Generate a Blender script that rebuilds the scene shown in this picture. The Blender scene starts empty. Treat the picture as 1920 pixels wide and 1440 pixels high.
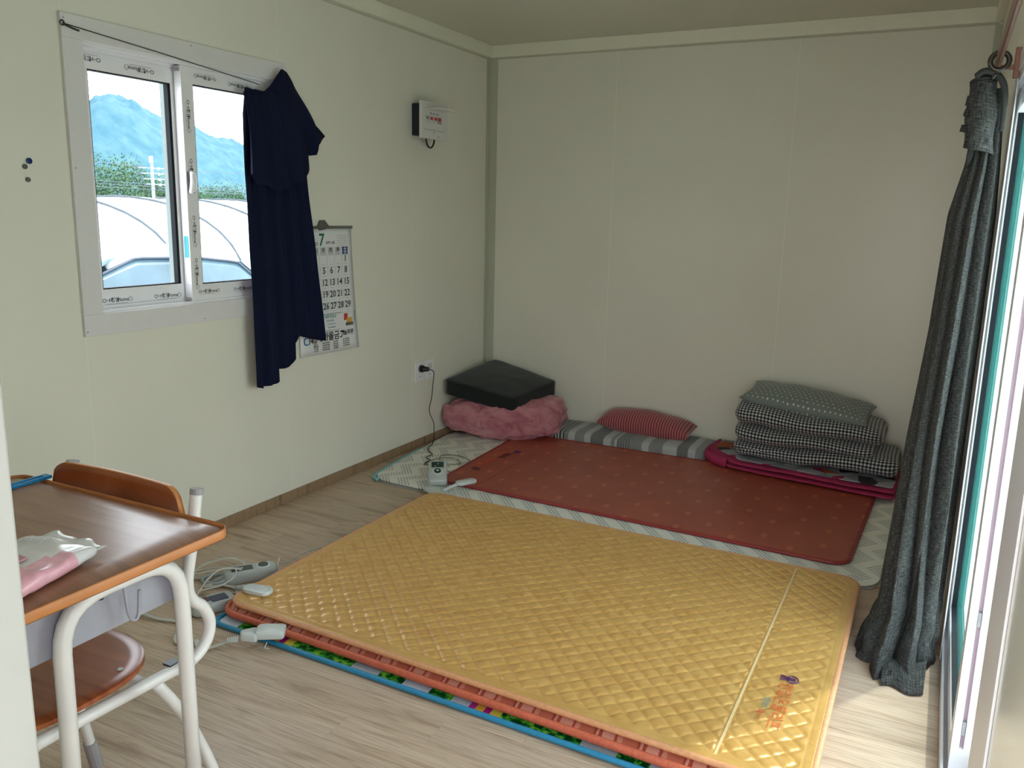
import bpy, bmesh, math, random
from math import sin, cos, pi, radians, sqrt, exp
from mathutils import Vector, Matrix, noise

random.seed(7)
SC = bpy.context.scene
COL = SC.collection

# ------------------------------------------------------------------ camera
cam = bpy.data.cameras.new('camera')
cam.sensor_width = 36.0
cam.lens = 29.485
cam.clip_start = 0.02
cam.clip_end = 3000
camo = bpy.data.objects.new('camera', cam)
COL.objects.link(camo)
CX, CY, CZ = 2.59, 0.0, 1.335


def cam_matrix(pitch, yaw, roll):
    cy, sy = cos(yaw), sin(yaw)
    cp, sp = cos(pitch), sin(pitch)
    cr, sr = cos(roll), sin(roll)
    Y = Matrix(((cy, -sy, 0), (sy, cy, 0), (0, 0, 1)))
    B = Matrix(((1, 0, 0), (0, 0, -1), (0, 1, 0)))
    P = Matrix(((1, 0, 0), (0, cp, -sp), (0, sp, cp)))
    Q = Matrix(((cr, -sr, 0), (sr, cr, 0), (0, 0, 1)))
    M = Q @ P @ B @ Y                     # rows: right, down, forward in the world
    r, d, f = M[0], M[1], M[2]
    return Matrix(((r[0], -d[0], -f[0], CX), (r[1], -d[1], -f[1], CY), (r[2], -d[2], -f[2], CZ), (0, 0, 0, 1)))


camo.matrix_world = cam_matrix(0.20089979, -0.46853342, 0.02185204)
SC.camera = camo

# ------------------------------------------------------------------ world, sun, exposure
world = bpy.data.worlds.new('world')
SC.world = world
world.use_nodes = True
wn = world.node_tree.nodes
wl = world.node_tree.links
wn.clear()
wo = wn.new('ShaderNodeOutputWorld')
wb = wn.new('ShaderNodeBackground')
wr = wn.new('ShaderNodeValToRGB')
wt = wn.new('ShaderNodeTexCoord')
ws = wn.new('ShaderNodeSeparateXYZ')
wl.new(wt.outputs['Generated'], ws.inputs[0])
wl.new(ws.outputs['Z'], wr.inputs[0])
wr.color_ramp.elements[0].position = 0.0
wr.color_ramp.elements[0].color = (1.0, 0.965, 0.95, 1)
wr.color_ramp.elements[1].position = 0.7
wr.color_ramp.elements[1].color = (0.80, 0.86, 1.0, 1)
wl.new(wr.outputs[0], wb.inputs[0])
wb.inputs[1].default_value = 3.15
wl.new(wb.outputs[0], wo.inputs[0])

sun = bpy.data.lights.new('sun', 'SUN')
sun.energy = 1.8
sun.angle = radians(2.0)
sun.color = (1.0, 0.95, 0.86)
suno = bpy.data.objects.new('sun', sun)
COL.objects.link(suno)
ELEV = radians(50)
sdir = Vector((0.509 * cos(ELEV), 0.861 * cos(ELEV), sin(ELEV)))   # towards the sun
suno.rotation_euler = (-sdir).to_track_quat('-Z', 'Y').to_euler()
suno.location = (6, 8, 8)

for nm, loc, rot, sx, sy in (('portal_window', (-0.16, 2.39, 1.41), (0, radians(-90), 0), 0.9, 0.9),
                             ('portal_door', (2.90, 2.08, 0.9), (0, radians(90), 0), 1.75, 1.4),
                             ('portal_entry', (2.39, 0.12, 1.02), (radians(90), 0, 0), 0.62, 2.0)):
    L = bpy.data.lights.new(nm, 'AREA')
    L.shape = 'RECTANGLE'
    L.size, L.size_y = sx, sy
    L.cycles.is_portal = True
    lo = bpy.data.objects.new(nm, L)
    lo.location = loc
    lo.rotation_euler = rot
    COL.objects.link(lo)

SC.view_settings.view_transform = 'Standard'
SC.view_settings.look = 'None'
SC.view_settings.gamma = 1.0
SC.view_settings.use_curve_mapping = False
SC.view_settings.exposure = 1.20
SC.cycles.max_bounces = 12
SC.cycles.diffuse_bounces = 7
SC.cycles.transparent_max_bounces = 24
SC.cycles.caustics_reflective = False
SC.cycles.caustics_refractive = False
SC.cycles.sample_clamp_indirect = 6.0
SC.cycles.use_denoising = True


# ------------------------------------------------------------------ materials
class G:
    def __init__(s, name):
        s.m = bpy.data.materials.new(name)
        s.m.use_nodes = True
        s.t = s.m.node_tree
        s.N = s.t.nodes
        s.b = s.N['Principled BSDF']
        s.out = s.N['Material Output']

    def link(s, a, b):
        s.t.links.new(a, b)

    def put(s, sock, v):
        if isinstance(v, bpy.types.NodeSocket):
            s.link(v, sock)
        elif v is not None:
            if isinstance(v, (tuple, list)) and len(v) == 3 and sock.type == 'RGBA':
                v = (*v, 1)
            sock.default_value = v

    def n(s, typ, ins=None, **props):
        nd = s.N.new(typ)
        for k, v in props.items():
            setattr(nd, k, v)
        for k, v in (ins or {}).items():
            s.put(nd.inputs[k], v)
        return nd

    def math(s, op, a, b=None, c=None):
        nd = s.N.new('ShaderNodeMath')
        nd.operation = op
        s.put(nd.inputs[0], a)
        if b is not None:
            s.put(nd.inputs[1], b)
        if c is not None:
            s.put(nd.inputs[2], c)
        return nd.outputs[0]

    def mix(s, f, a, b, mode='MIX'):
        nd = s.N.new('ShaderNodeMix')
        nd.data_type = 'RGBA'
        nd.blend_type = mode
        s.put(nd.inputs[0], f)
        s.put(nd.inputs[6], a)
        s.put(nd.inputs[7], b)
        return nd.outputs[2]

    def coord(s, kind='Object'):
        return s.n('ShaderNodeTexCoord').outputs[kind]

    def xyz(s, v):
        o = s.n('ShaderNodeSeparateXYZ', {0: v}).outputs
        return o[0], o[1], o[2]

    def comb(s, x, y, z=0.0):
        return s.n('ShaderNodeCombineXYZ', {0: x, 1: y, 2: z}).outputs[0]

    def scale(s, v, k):
        nd = s.n('ShaderNodeMapping', {0: v})
        nd.inputs['Scale'].default_value = k
        return nd.outputs[0]

    def noise(s, v, sc, det=4, rough=.55, dist=0.0):
        return s.n('ShaderNodeTexNoise', {'Vector': v, 'Scale': sc, 'Detail': det, 'Roughness': rough, 'Distortion': dist}).outputs[0]

    def ramp(s, f, stops, interp='LINEAR'):
        nd = s.n('ShaderNodeValToRGB', {0: f})
        cr = nd.color_ramp
        cr.interpolation = interp
        while len(cr.elements) < len(stops):
            cr.elements.new(0.5)
        for e, (p, c) in zip(cr.elements, stops):
            e.position = p
            e.color = (*c, 1)
        return nd.outputs[0]

    def bump(s, h, strength=.3, dist=.002):
        nd = s.n('ShaderNodeBump', {'Height': h, 'Strength': strength, 'Distance': dist})
        s.link(nd.outputs[0], s.b.inputs['Normal'])

    def fin(s, color=None, rough=.6, spec=.5, metal=0.0, **k):
        s.put(s.b.inputs['Base Color'], color)
        s.put(s.b.inputs['Roughness'], rough)
        s.put(s.b.inputs['Specular IOR Level'], spec)
        s.put(s.b.inputs['Metallic'], metal)
        for kk, v in k.items():
            s.put(s.b.inputs[kk.replace('_', ' ')], v)
        return s.m


def srgb(r, g, b):
    f = lambda c: (c / 12.92 if c <= .04045 else ((c + .055) / 1.055) ** 2.4)
    return (f(r / 255), f(g / 255), f(b / 255))


def plain(name, rgb, rough=.5, spec=.5, metal=0.0, var=0.06, nscale=30.0, bump=0.0, bscale=200.0, **k):
    g = G(name)
    v = g.coord()
    n = g.noise(v, nscale, 3)
    dark = tuple(c * (1 - var) for c in rgb)
    lite = tuple(min(1, c * (1 + var)) for c in rgb)
    c = g.ramp(n, [(.3, dark), (.7, lite)])
    if bump:
        g.bump(g.noise(v, bscale, 2), bump, .001)
    return g.fin(c, rough, spec, metal, **k)


M = {}
# wall steel panel, cream, faint orange peel
M['wall'] = plain('wall_cream', (0.705, 0.687, 0.600), .34, .5, var=.02, nscale=2.0, bump=.03, bscale=160)
M['wall_glossy'] = plain('wall_cream_glossy', (0.66, 0.655, 0.565), .16, .6, var=.02, nscale=2.0)
M['seam'] = plain('panel_joint', (0.82, 0.82, 0.70), .4, var=.02)
M['corner'] = plain('corner_angle', (0.46, 0.47, 0.38), .4, var=.02)
M['ceiling'] = plain('ceiling_cream', (0.60, 0.595, 0.50), .45, .5, var=.02, nscale=2.0)
M['coving'] = plain('coving_cream', (0.76, 0.75, 0.62), .4, var=.02)
M['outwall'] = plain('outside_cladding', (0.7, 0.7, 0.66), .5, var=.03)
M['pvc'] = plain('white_pvc', (0.76, 0.75, 0.77), .32, .5, var=.015)
M['casing'] = plain('casing_white', (0.66, 0.64, 0.64), .35, .5, var=.015)
M['pvc_lilac'] = plain('lilac_groove_pvc', (0.42, 0.30, 0.36), .35, var=.02)
M['gasket'] = plain('black_gasket', (0.004, 0.007, 0.010), .7, .2)
M['black'] = plain('black_plastic', (0.012, 0.013, 0.014), .35)
M['greyplastic'] = plain('grey_plastic', (0.30, 0.32, 0.31), .4)
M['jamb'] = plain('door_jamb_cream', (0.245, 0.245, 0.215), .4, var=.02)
M['ink'] = plain('printed_ink', (0.03, 0.03, 0.035), .6)
M['navyprint'] = plain('navy_print', (0.03, 0.05, 0.2), .6)
M['greenink'] = plain('green_ink', (0.01, 0.14, 0.06), .6)
M['redink'] = plain('red_ink', (0.5, 0.03, 0.03), .6)
M['goldink'] = plain('gold_ink', (0.55, 0.33, 0.06), .6)
M['tealink'] = plain('teal_ink', (0.02, 0.2, 0.22), .6)
M['blueink'] = plain('blue_ink', (0.01, 0.16, 0.42), .6)
M['paper'] = plain('calendar_paper', (0.66, 0.67, 0.68), .45, var=.01)
M['greyprint'] = plain('grey_print', (0.33, 0.34, 0.36), .6)
M['paleprint'] = plain('pale_print', (0.46, 0.47, 0.48), .6)
M['whiteprint'] = plain('white_print', (0.8, 0.8, 0.8), .5)
M['sticker'] = plain('teal_sticker', (0.02, 0.42, 0.50), .4)
M['copper'] = plain('copper_rod', (0.20, 0.085, 0.052), .28, .6, metal=.35, var=.1, nscale=15)
M['bronze'] = plain('dark_bronze', (0.05, 0.045, 0.035), .3, metal=.6)
M['tubepaint'] = plain('cream_white_tube_paint', (0.70, 0.68, 0.66), .28, .5, var=.05, nscale=9)
M['traysteel'] = plain('lavender_grey_steel', (0.30, 0.30, 0.345), .35, .5, var=.04)
M['rubber'] = plain('grey_rubber', (0.30, 0.28, 0.30), .6)
M['deskedge'] = plain('orange_edge_band', (0.50, 0.19, 0.06), .4, var=.12, nscale=14)
M['bluebar'] = plain('blue_plastic', (0.005, 0.22, 0.50), .3)
M['wipesw'] = plain('white_film_pack', (0.68, 0.67, 0.68), .22, .6, var=.05, nscale=25)
M['wipesp'] = plain('pink_film_pack', (0.72, 0.38, 0.45), .25, .6, var=.12, nscale=35)
M['wipesl'] = plain('pink_label_lid', (0.52, 0.24, 0.29), .3)
M['silver'] = plain('silver_grey_plastic', (0.42, 0.45, 0.44), .3, .5, var=.04)
M['pale'] = plain('pale_grey_plastic', (0.56, 0.60, 0.59), .3, .5, var=.03)
M['lcdgreen'] = plain('dark_green_panel', (0.012, 0.035, 0.025), .2)
M['lcdgrey'] = plain('slate_panel', (0.035, 0.05, 0.05), .2)
M['lcdblue'] = plain('navy_panel', (0.015, 0.025, 0.09), .2)
M['maroon'] = plain('maroon_panel', (0.10, 0.035, 0.035), .25)
M['cord'] = plain('cream_cord', (0.50, 0.48, 0.42), .5)
M['greycord'] = plain('dull_grey_cord', (0.20, 0.195, 0.15), .5)
M['darkcord'] = plain('dark_cord', (0.02, 0.018, 0.013), .5)
M['clay'] = plain('grey_magnet', (0.10, 0.095, 0.085), .5)
M['bluemag'] = plain('blue_magnet', (0.006, 0.02, 0.13), .25)
M['holdergrey'] = plain('grey_calendar_bar', (0.11, 0.11, 0.085), .4)


def glass_mat(name, tint, refl=0.6, gcol=(1, 1, 1, 1), daylit_tint=None):
    g = G(name)
    tr = g.n('ShaderNodeBsdfTransparent', {0: tint})
    gl = g.n('ShaderNodeBsdfGlossy', {'Roughness': 0.015, 'Color': gcol})
    fr = g.n('ShaderNodeFresnel', {'IOR': 1.5})
    bf = g.n('ShaderNodeNewGeometry').outputs['Backfacing']
    f = g.math('MULTIPLY', g.math('MULTIPLY', fr.outputs[0], refl), g.math('SUBTRACT', 1.0, bf))
    mx = g.n('ShaderNodeMixShader', {0: f, 1: tr.outputs[0], 2: gl.outputs[0]})
    if daylit_tint:  # teal of daylight through the pane, put in as diffuse colour
        df_ = g.n('ShaderNodeBsdfDiffuse', {0: daylit_tint})
        tl_ = g.n('ShaderNodeBsdfTranslucent', {0: daylit_tint})
        m1 = g.n('ShaderNodeMixShader', {0: .5, 1: df_.outputs[0], 2: tl_.outputs[0]})
        mx = g.n('ShaderNodeMixShader', {0: .12, 1: mx.outputs[0], 2: m1.outputs[0]})
    g.link(mx.outputs[0], g.out.inputs[0])
    return g.m


M['strip_green'] = plain('grey_green_strip', (.035, .06, .055), .5)
M['strip_pale'] = plain('pale_strip', (.13, .17, .165), .5)
M['glass'] = glass_mat('window_glass', (0.955, 0.985, 0.985))
M['glass_green'] = glass_mat('green_door_glass', (0.89, 0.955, 0.94), .62, (.50, .88, .80, 1), (.10, .50, .44, 1))


def wood_floor():
    g = G('oak_plank_laminate')
    oi = g.n('ShaderNodeObjectInfo')
    rnd = oi.outputs['Random']
    x, y, z = g.xyz(g.coord())
    xo = g.math('ADD', x, g.math('MULTIPLY', rnd, 37.0))
    yo = g.math('ADD', y, g.math('MULTIPLY', rnd, 11.0))
    v = g.comb(g.math('MULTIPLY', xo, 1.0), g.math('MULTIPLY', yo, 9.0), 0.0)
    n1 = g.noise(v, 2.6, 5, .6, .7)
    v2 = g.comb(g.math('MULTIPLY', xo, 2.5), g.math('MULTIPLY', yo, 80.0), 0.0)
    n2 = g.noise(v2, 2.2, 3, .6, .2)
    c1 = g.ramp(n1, [(.28, srgb(158, 132, 110)), (.46, srgb(192, 168, 145)), (.60, srgb(200, 178, 157)), (.78, srgb(166, 141, 120))])
    c2 = g.ramp(n2, [(.35, (.78, .76, .74)), (.55, (1, 1, 1)), (.75, (1.08, 1.08, 1.08))])
    c = g.mix(1.0, c1, c2, 'MULTIPLY')
    br = g.math('ADD', .90, g.math('MULTIPLY', rnd, .17))
    c = g.mix(1.0, c, g.comb(br, br, br), 'MULTIPLY')
    g.bump(n2, .15, .0006)
    return g.fin(c, .40, .45)


M['floor'] = wood_floor()


def wood_base():
    g = G('oak_skirting_foil')
    x, y, z = g.xyz(g.coord())
    v = g.comb(x, g.math('MULTIPLY', y, 1.0), g.math('MULTIPLY', z, .12))
    n = g.noise(v, 26, 5, .6, .6)
    c = g.ramp(n, [(.3, srgb(112, 88, 66)), (.5, srgb(150, 124, 98)), (.7, srgb(128, 104, 80))])
    return g.fin(c, .5)


M['baseboard'] = wood_base()


def laminate(name, a, b, c_, rough, axis='x', spec=.5):
    g = G(name)
    x, y, z = g.xyz(g.coord())
    if axis == 'x':
        v = g.comb(g.math('MULTIPLY', x, 1.2), g.math('MULTIPLY', y, 14), z)
    else:
        v = g.comb(g.math('MULTIPLY', x, 14), g.math('MULTIPLY', y, 1.2), z)
    n = g.noise(v, 3.0, 5, .6, .5)
    c = g.ramp(n, [(.3, a), (.5, b), (.72, c_)])
    g.bump(n, .06, .0005)
    return g.fin(c, rough, spec)


M['desktop'] = laminate('desk_laminate', srgb(118, 82, 60), srgb(142, 100, 76), srgb(155, 114, 90), .28, 'x')
M['plywood'] = laminate('varnished_plywood', srgb(128, 62, 30), srgb(152, 80, 42), srgb(168, 96, 54), .22, 'x')
M['plyedge'] = laminate('plywood_edge', srgb(190, 120, 60), srgb(205, 140, 80), srgb(180, 110, 60), .4, 'x')


def fabric(name, rgb, weave=900.0, rough=.85, var=.12, sheen=.3, b=.3):
    g = G(name)
    v = g.coord()
    x, y, z = g.xyz(v)
    n = g.noise(v, weave, 2)
    n2 = g.noise(v, 6, 3)
    c = g.ramp(n, [(.3, tuple(k * (1 - var) for k in rgb)), (.7, tuple(k * (1 + var) for k in rgb))])
    c = g.mix(.5, c, g.mix(1.0, c, g.ramp(n2, [(.3, (.85, .85, .85)), (.7, (1.1, 1.1, 1.1))]), 'MULTIPLY'))
    g.bump(n, b, .0008)
    return g.fin(c, rough, .2, 0.0, Sheen_Weight=sheen)


M['navycloth'] = fabric('navy_cloth', (0.0030, 0.0065, 0.026), 500, .9, .15, .0)
M['blackcloth'] = fabric('black_cloth', (0.010, 0.013, 0.013), 500, .85, .2, .2)


def linen():
    g = G('charcoal_linen')
    u, v, w = g.xyz(g.coord('UV'))
    wu = g.noise(g.comb(g.math('MULTIPLY', u, 150), g.math('MULTIPLY', v, 10)), 3, 2)
    wv = g.noise(g.comb(g.math('MULTIPLY', u, 10), g.math('MULTIPLY', v, 150)), 3, 2)
    s = g.math('ADD', wu, wv)
    c = g.ramp(g.math('MULTIPLY', s, .5), [(.38, (0.012, 0.013, 0.012)), (.52, (0.052, 0.053, 0.051)), (.64, (0.115, 0.116, 0.113))])
    g.bump(s, .3, .0008)
    return g.fin(c, .9, .1, 0.0)


M['linen'] = linen()


def gold_satin():
    g = G('gold_satin')
    v = g.coord()
    n = g.noise(v, 18, 4, .6, .8)
    x, y, z = g.xyz(v)
    n2 = g.noise(g.comb(g.math('MULTIPLY', x, 10), g.math('MULTIPLY', y, 130)), 6, 3)
    c = g.ramp(n, [(.3, srgb(200, 150, 80)), (.7, srgb(217, 172, 100))])
    g.bump(g.math('ADD', n, g.math('MULTIPLY', n2, .35)), .35, .003)
    return g.fin(c, .28, .9, 0.2)


M['gold'] = gold_satin()
M['goldpipe'] = plain('peach_gold_piping', srgb(204, 146, 104), .45, .5, var=.12, nscale=90, bump=.2, bscale=300)
M['goldstitch'] = plain('gold_stitch_strip', srgb(216, 188, 140), .5, var=.15, nscale=200)


def orange_satin():
    g = G('coral_satin')
    x, y, z = g.xyz(g.coord())
    f = g.math('FRACT', g.math('MULTIPLY', x, 8.5))
    w = g.noise(g.comb(g.math('MULTIPLY', x, 1.0), g.math('MULTIPLY', y, 2.0)), 24, 2)
    f = g.math('ADD', f, g.math('MULTIPLY', w, .08))
    c = g.ramp(f, [(0, srgb(200, 112, 88)), (.38, srgb(172, 80, 60)), (.44, srgb(228, 165, 145)), (.50, srgb(178, 84, 64)), (.58, srgb(226, 160, 140)), (.86, srgb(176, 84, 66)), (.93, srgb(222, 150, 128))], 'CONSTANT')
    g.bump(w, .3, .003)
    return g.fin(c, .4, .6)


M['coral'] = orange_satin()
M['coralpipe'] = plain('coral_piping', srgb(190, 96, 70), .5, var=.15, nscale=120, bump=.3, bscale=400)


def playmat():
    g = G('printed_play_mat')
    x, y, z = g.xyz(g.coord())
    vo = g.n('ShaderNodeTexNoise', {'Vector': g.coord(), 'Scale': 60.0, 'Detail': 2.0}).outputs[0]
    green = g.ramp(vo, [(.42, (0.0, 0.06, 0.01)), (.52, (0.03, 0.35, 0.03)), (.62, (0.25, 0.6, 0.05))])
    f = g.math('FRACT', g.math('MULTIPLY', g.math('SUBTRACT', x, .6), 1.35))
    white = g.ramp(f, [(0, (.55, .60, .70)), (.12, (0, 0, 0)), (.22, (.5, .55, .62)), (.30, (.45, .03, .28)), (.325, (.75, .45, .05)), (.36, (.42, .01, .22)), (.39, (.75, .62, .08)), (.43, (0, 0, 0)), (.75, (.45, .5, .55)), (.88, (0, 0, 0))], 'CONSTANT')
    k = g.ramp(f, [(0, (0, 0, 0)), (.12, (1, 1, 1)), (.22, (0, 0, 0)), (.43, (1, 1, 1)), (.75, (0, 0, 0)), (.88, (1, 1, 1))], 'CONSTANT')
    return g.fin(g.mix(k, white, green), .45)


M['playmat'] = playmat()
M['cyanpipe'] = plain('blue_rim', (0.02, 0.22, 0.40), .45, var=.08, nscale=80)


def brown_leather():
    g = G('red_brown_leatherette')
    v = g.coord()
    x, y, z = g.xyz(v)
    n = g.noise(v, 5, 4, .6, .3)
    c = g.ramp(n, [(.3, srgb(150, 68, 52)), (.7, srgb(166, 82, 62))])
    # scattered short gold hatch marks on a staggered lattice
    px, py = 0.235, 0.092
    row = g.math('FLOOR', g.math('DIVIDE', y, py))
    off = g.math('MULTIPLY', g.math('MODULO', row, 2.0), px * .5)
    cx = g.math('SUBTRACT', g.math('FRACT', g.math('DIVIDE', g.math('ADD', g.math('ADD', x, off), 9.0), px)), .5)
    cyy = g.math('SUBTRACT', g.math('FRACT', g.math('DIVIDE', y, py)), .5)
    dx = g.math('MULTIPLY', cx, px)
    dy = g.math('MULTIPLY', cyy, py)
    inx = g.math('LESS_THAN', g.math('ABSOLUTE', dx), .0115)
    iny = g.math('LESS_THAN', g.math('ABSOLUTE', dy), .021)
    st = g.math('FRACT', g.math('MULTIPLY', g.math('ADD', dx, g.math('MULTIPLY', dy, .35)), 130))
    thin = g.math('LESS_THAN', st, .5)
    nn = g.math('GREATER_THAN', g.noise(v, 160, 2), .42)
    k = g.math('MULTIPLY', g.math('MULTIPLY', inx, iny), thin)
    c = g.mix(g.math('MULTIPLY', k, .55), c, srgb(232, 150, 96))
    sp = g.math('GREATER_THAN', g.noise(v, 420, 1), .70)
    c = g.mix(g.math('MULTIPLY', sp, .35), c, srgb(200, 120, 70))
    g.bump(g.noise(v, 300, 2), .12, .001)
    return g.fin(c, .42, .45)


M['leather'] = brown_leather()
M['redpipe'] = plain('dark_red_piping', srgb(140, 46, 44), .4, .5, var=.1, nscale=60)


def foam_mat():
    g = G('cream_foam_chevron')
    x, y, z = g.xyz(g.coord())
    zz = g.math('MULTIPLY', g.math('ABSOLUTE', g.math('SUBTRACT', g.math('FRACT', g.math('DIVIDE', g.math('ADD', y, 5.02), .19)), .5)), .16)
    t = g.math('ADD', x, zz)
    blk = g.math('LESS_THAN', g.math('FRACT', g.math('DIVIDE', t, .115)), .55)
    f1 = g.math('FRACT', g.math('DIVIDE', g.math('ADD', x, g.math('MULTIPLY', g.math('FLOOR', g.math('DIVIDE', y, .0115)), .0095)), .019))
    d1 = g.math('LESS_THAN', f1, .55)
    d2 = g.math('LESS_THAN', g.math('FRACT', g.math('DIVIDE', y, .0115)), .5)
    k = g.math('MULTIPLY', blk, g.math('MULTIPLY', d1, d2))
    base = g.ramp(g.noise(g.coord(), 12, 2), [(.3, srgb(224, 223, 212)), (.7, srgb(230, 229, 219))])
    c = g.mix(k, base, srgb(104, 122, 134))
    rib = g.math('SINE', g.math('MULTIPLY', x, 900.0))
    g.bump(rib, .12, .0006)
    return g.fin(c, .5, .4)


M['foam'] = foam_mat()
M['foamedge'] = plain('pale_grey_foam_edge', srgb(165, 168, 162), .55)
M['foamteal'] = plain('pale_teal_foam', srgb(120, 175, 180), .5)


def uv_gingham():
    g = G('black_white_gingham')
    u, v, w = g.xyz(g.coord('UV'))
    p = 0.0172
    a = g.math('LESS_THAN', g.math('FRACT', g.math('DIVIDE', u, p)), .5)
    b = g.math('LESS_THAN', g.math('FRACT', g.math('DIVIDE', v, p)), .5)
    s = g.math('MULTIPLY', g.math('ADD', a, b), .5)
    c = g.ramp(s, [(0, srgb(196, 196, 190)), (.25, srgb(92, 94, 98)), (.75, srgb(18, 20, 26))], 'CONSTANT')
    g.bump(g.noise(g.coord(), 40, 3), .35, .004)
    return g.fin(c, .85, .2, Sheen_Weight=.2)


M['gingham'] = uv_gingham()


def uv_red_stripe():
    g = G('red_pinstripe')
    u, v, w = g.xyz(g.coord('UV'))
    f = g.math('FRACT', g.math('DIVIDE', u, .0155))
    c = g.ramp(f, [(0, srgb(92, 34, 42)), (.26, srgb(172, 98, 100)), (.6, srgb(178, 104, 104)), (.95, srgb(92, 34, 42))])
    return g.fin(c, .85, .2, Sheen_Weight=.3)


M['redstripe'] = uv_red_stripe()


def uv_dots():
    g = G('grey_dotted_cotton')
    u, v, w = g.xyz(g.coord('UV'))
    p = .026
    row = g.math('FLOOR', g.math('DIVIDE', v, p))
    uu = g.math('ADD', u, g.math('MULTIPLY', g.math('MODULO', row, 2.0), p / 2))
    wob = g.noise(g.comb(u, v), 30, 1)
    du = g.math('SUBTRACT', g.math('FRACT', g.math('DIVIDE', g.math('ADD', uu, g.math('MULTIPLY', wob, .012)), p)), .5)
    dv = g.math('SUBTRACT', g.math('FRACT', g.math('DIVIDE', g.math('ADD', v, g.math('MULTIPLY', wob, .01)), p)), .5)
    r = g.math('SQRT', g.math('ADD', g.math('MULTIPLY', du, du), g.math('MULTIPLY', dv, dv)))
    k = g.math('LESS_THAN', r, .13)
    c = g.mix(k, srgb(118, 126, 123), srgb(225, 228, 222))
    return g.fin(c, .85, .2, Sheen_Weight=.2)


M['dots'] = uv_dots()


def grey_stripes():
    g = G('grey_striped_quilt')
    x, y, z = g.xyz(g.coord())
    w = g.noise(g.coord(), 14, 2)
    f = g.math('ADD', x, g.math('MULTIPLY', g.math('SUBTRACT', w, .5), .010))
    f = g.math('DIVIDE', g.math('SUBTRACT', f, .43), 1.15)
    d, m_, l = srgb(104, 106, 104), srgb(126, 128, 128), srgb(168, 171, 170)
    k = srgb(66, 68, 68)
    st = [(0, m_), (.17, l), (.178, k), (.188, l), (.196, k), (.206, l), (.214, k), (.224, l), (.232, k), (.242, m_), (.265, l), (.30, m_), (.35, l), (.385, d),
          (.455, l), (.495, m_), (.515, l), (.527, m_), (.60, m_), (.655, l), (.69, m_), (.76, l), (.83, d), (.885, l), (.92, m_), (.955, d)]
    c = g.ramp(f, st, 'CONSTANT')
    f3 = g.math('LESS_THAN', g.math('FRACT', g.math('MULTIPLY', f, 75)), .25)
    zone = g.math('MULTIPLY', g.math('GREATER_THAN', f, .53), g.math('LESS_THAN', f, .60))
    c = g.mix(g.math('MULTIPLY', f3, zone), c, k)
    g.bump(g.noise(g.coord(), 260, 2), .4, .0012)
    return g.fin(c, .85, .2, Sheen_Weight=.2)


M['greystripe'] = grey_stripes()


def pink_satin():
    g = G('pink_quilted_satin')
    x, y, z = g.xyz(g.coord())
    a = g.math('SINE', g.math('MULTIPLY', g.math('ADD', x, g.math('MULTIPLY', z, 1.2)), 360))
    b = g.math('SINE', g.math('MULTIPLY', g.math('SUBTRACT', x, g.math('MULTIPLY', z, 1.2)), 360))
    q = g.math('ABSOLUTE', g.math('MULTIPLY', a, b))
    n = g.noise(g.coord(), 9, 4, .6, 1.0)
    c = g.ramp(n, [(.3, srgb(190, 104, 124)), (.55, srgb(232, 156, 168)), (.75, srgb(242, 180, 188))])
    g.bump(g.math('ADD', q, g.math('MULTIPLY', n, 2.5)), .8, .006)
    return g.fin(c, .26, .9, 0.25)


M['pinksatin'] = pink_satin()
M['pinkrim'] = plain('magenta_cotton', srgb(160, 50, 88), .8, .2, var=.15, nscale=40, bump=.3, bscale=80)


def patch():
    g = G('grey_pink_patchwork')
    v = g.coord()
    n = g.n('ShaderNodeTexVoronoi', {'Vector': v, 'Scale': 11.0}).outputs['Color']
    r, gg, b = g.xyz(n)
    c = g.ramp(r, [(0, srgb(150, 150, 156)), (.45, srgb(150, 46, 84)), (.62, srgb(120, 122, 128)), (.80, srgb(160, 90, 60)), (.88, srgb(52, 48, 54))], 'CONSTANT')
    return g.fin(c, .85, .2)


M['patch'] = patch()
# outdoors
M['ground'] = plain('pale_gravel', (0.66, 0.66, 0.60), .9, .2, var=.2, nscale=3)
M['film'] = plain('white_tunnel_film', (0.50, 0.55, 0.56), .5, .3, var=.03, nscale=1)
M['rib'] = plain('tunnel_steel_rib', (0.05, 0.065, 0.075), .6)
M['carpaint'] = plain('white_car_paint', (0.8, 0.82, 0.84), .25, .5, var=.01)
M['carglass'] = plain('pale_car_glass', (0.055, 0.095, 0.120), .15, .4, var=.3, nscale=3)
M['cartrim'] = plain('car_trim', (0.03, 0.045, 0.07), .6)
M['tyre'] = plain('tyre_rubber', (0.03, 0.03, 0.03), .8)
M['concrete'] = plain('pale_concrete', (0.20, 0.26, 0.28), .8)


def foliage(name, a, b, sc):
    g = G(name)
    n = g.noise(g.coord(), sc, 5, .65)
    c = g.ramp(n, [(.35, a), (.65, b)])
    return g.fin(c, .9, .1)


M['leaf'] = foliage('tree_leaves', (0.034, 0.075, 0.045), (0.075, 0.125, 0.070), 2.0)
M['bark'] = plain('bark', (0.12, 0.1, 0.08), .9)
M['hill'] = foliage('hazy_forest', (0.034, 0.092, 0.120), (0.062, 0.125, 0.145), 0.07)  # blue distance haze is put into the forest colour
M['reed'] = foliage('dry_reeds', (0.40, 0.38, 0.32), (0.60, 0.58, 0.5), 9.0)


# ------------------------------------------------------------------ mesh helpers
def link(name, me, mt=None, parent=None, smooth=False):
    o = bpy.data.objects.new(name, me)
    COL.objects.link(o)
    if mt is not None:
        me.materials.append(M[mt] if isinstance(mt, str) else mt)
    if smooth:
        for p in me.polygons:
            p.use_smooth = True
    if parent is not None:
        o.parent = parent
        o.matrix_parent_inverse = Matrix.Translation(-parent.location) if parent.type == 'EMPTY' else parent.matrix_basis.inverted()
    return o


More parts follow.
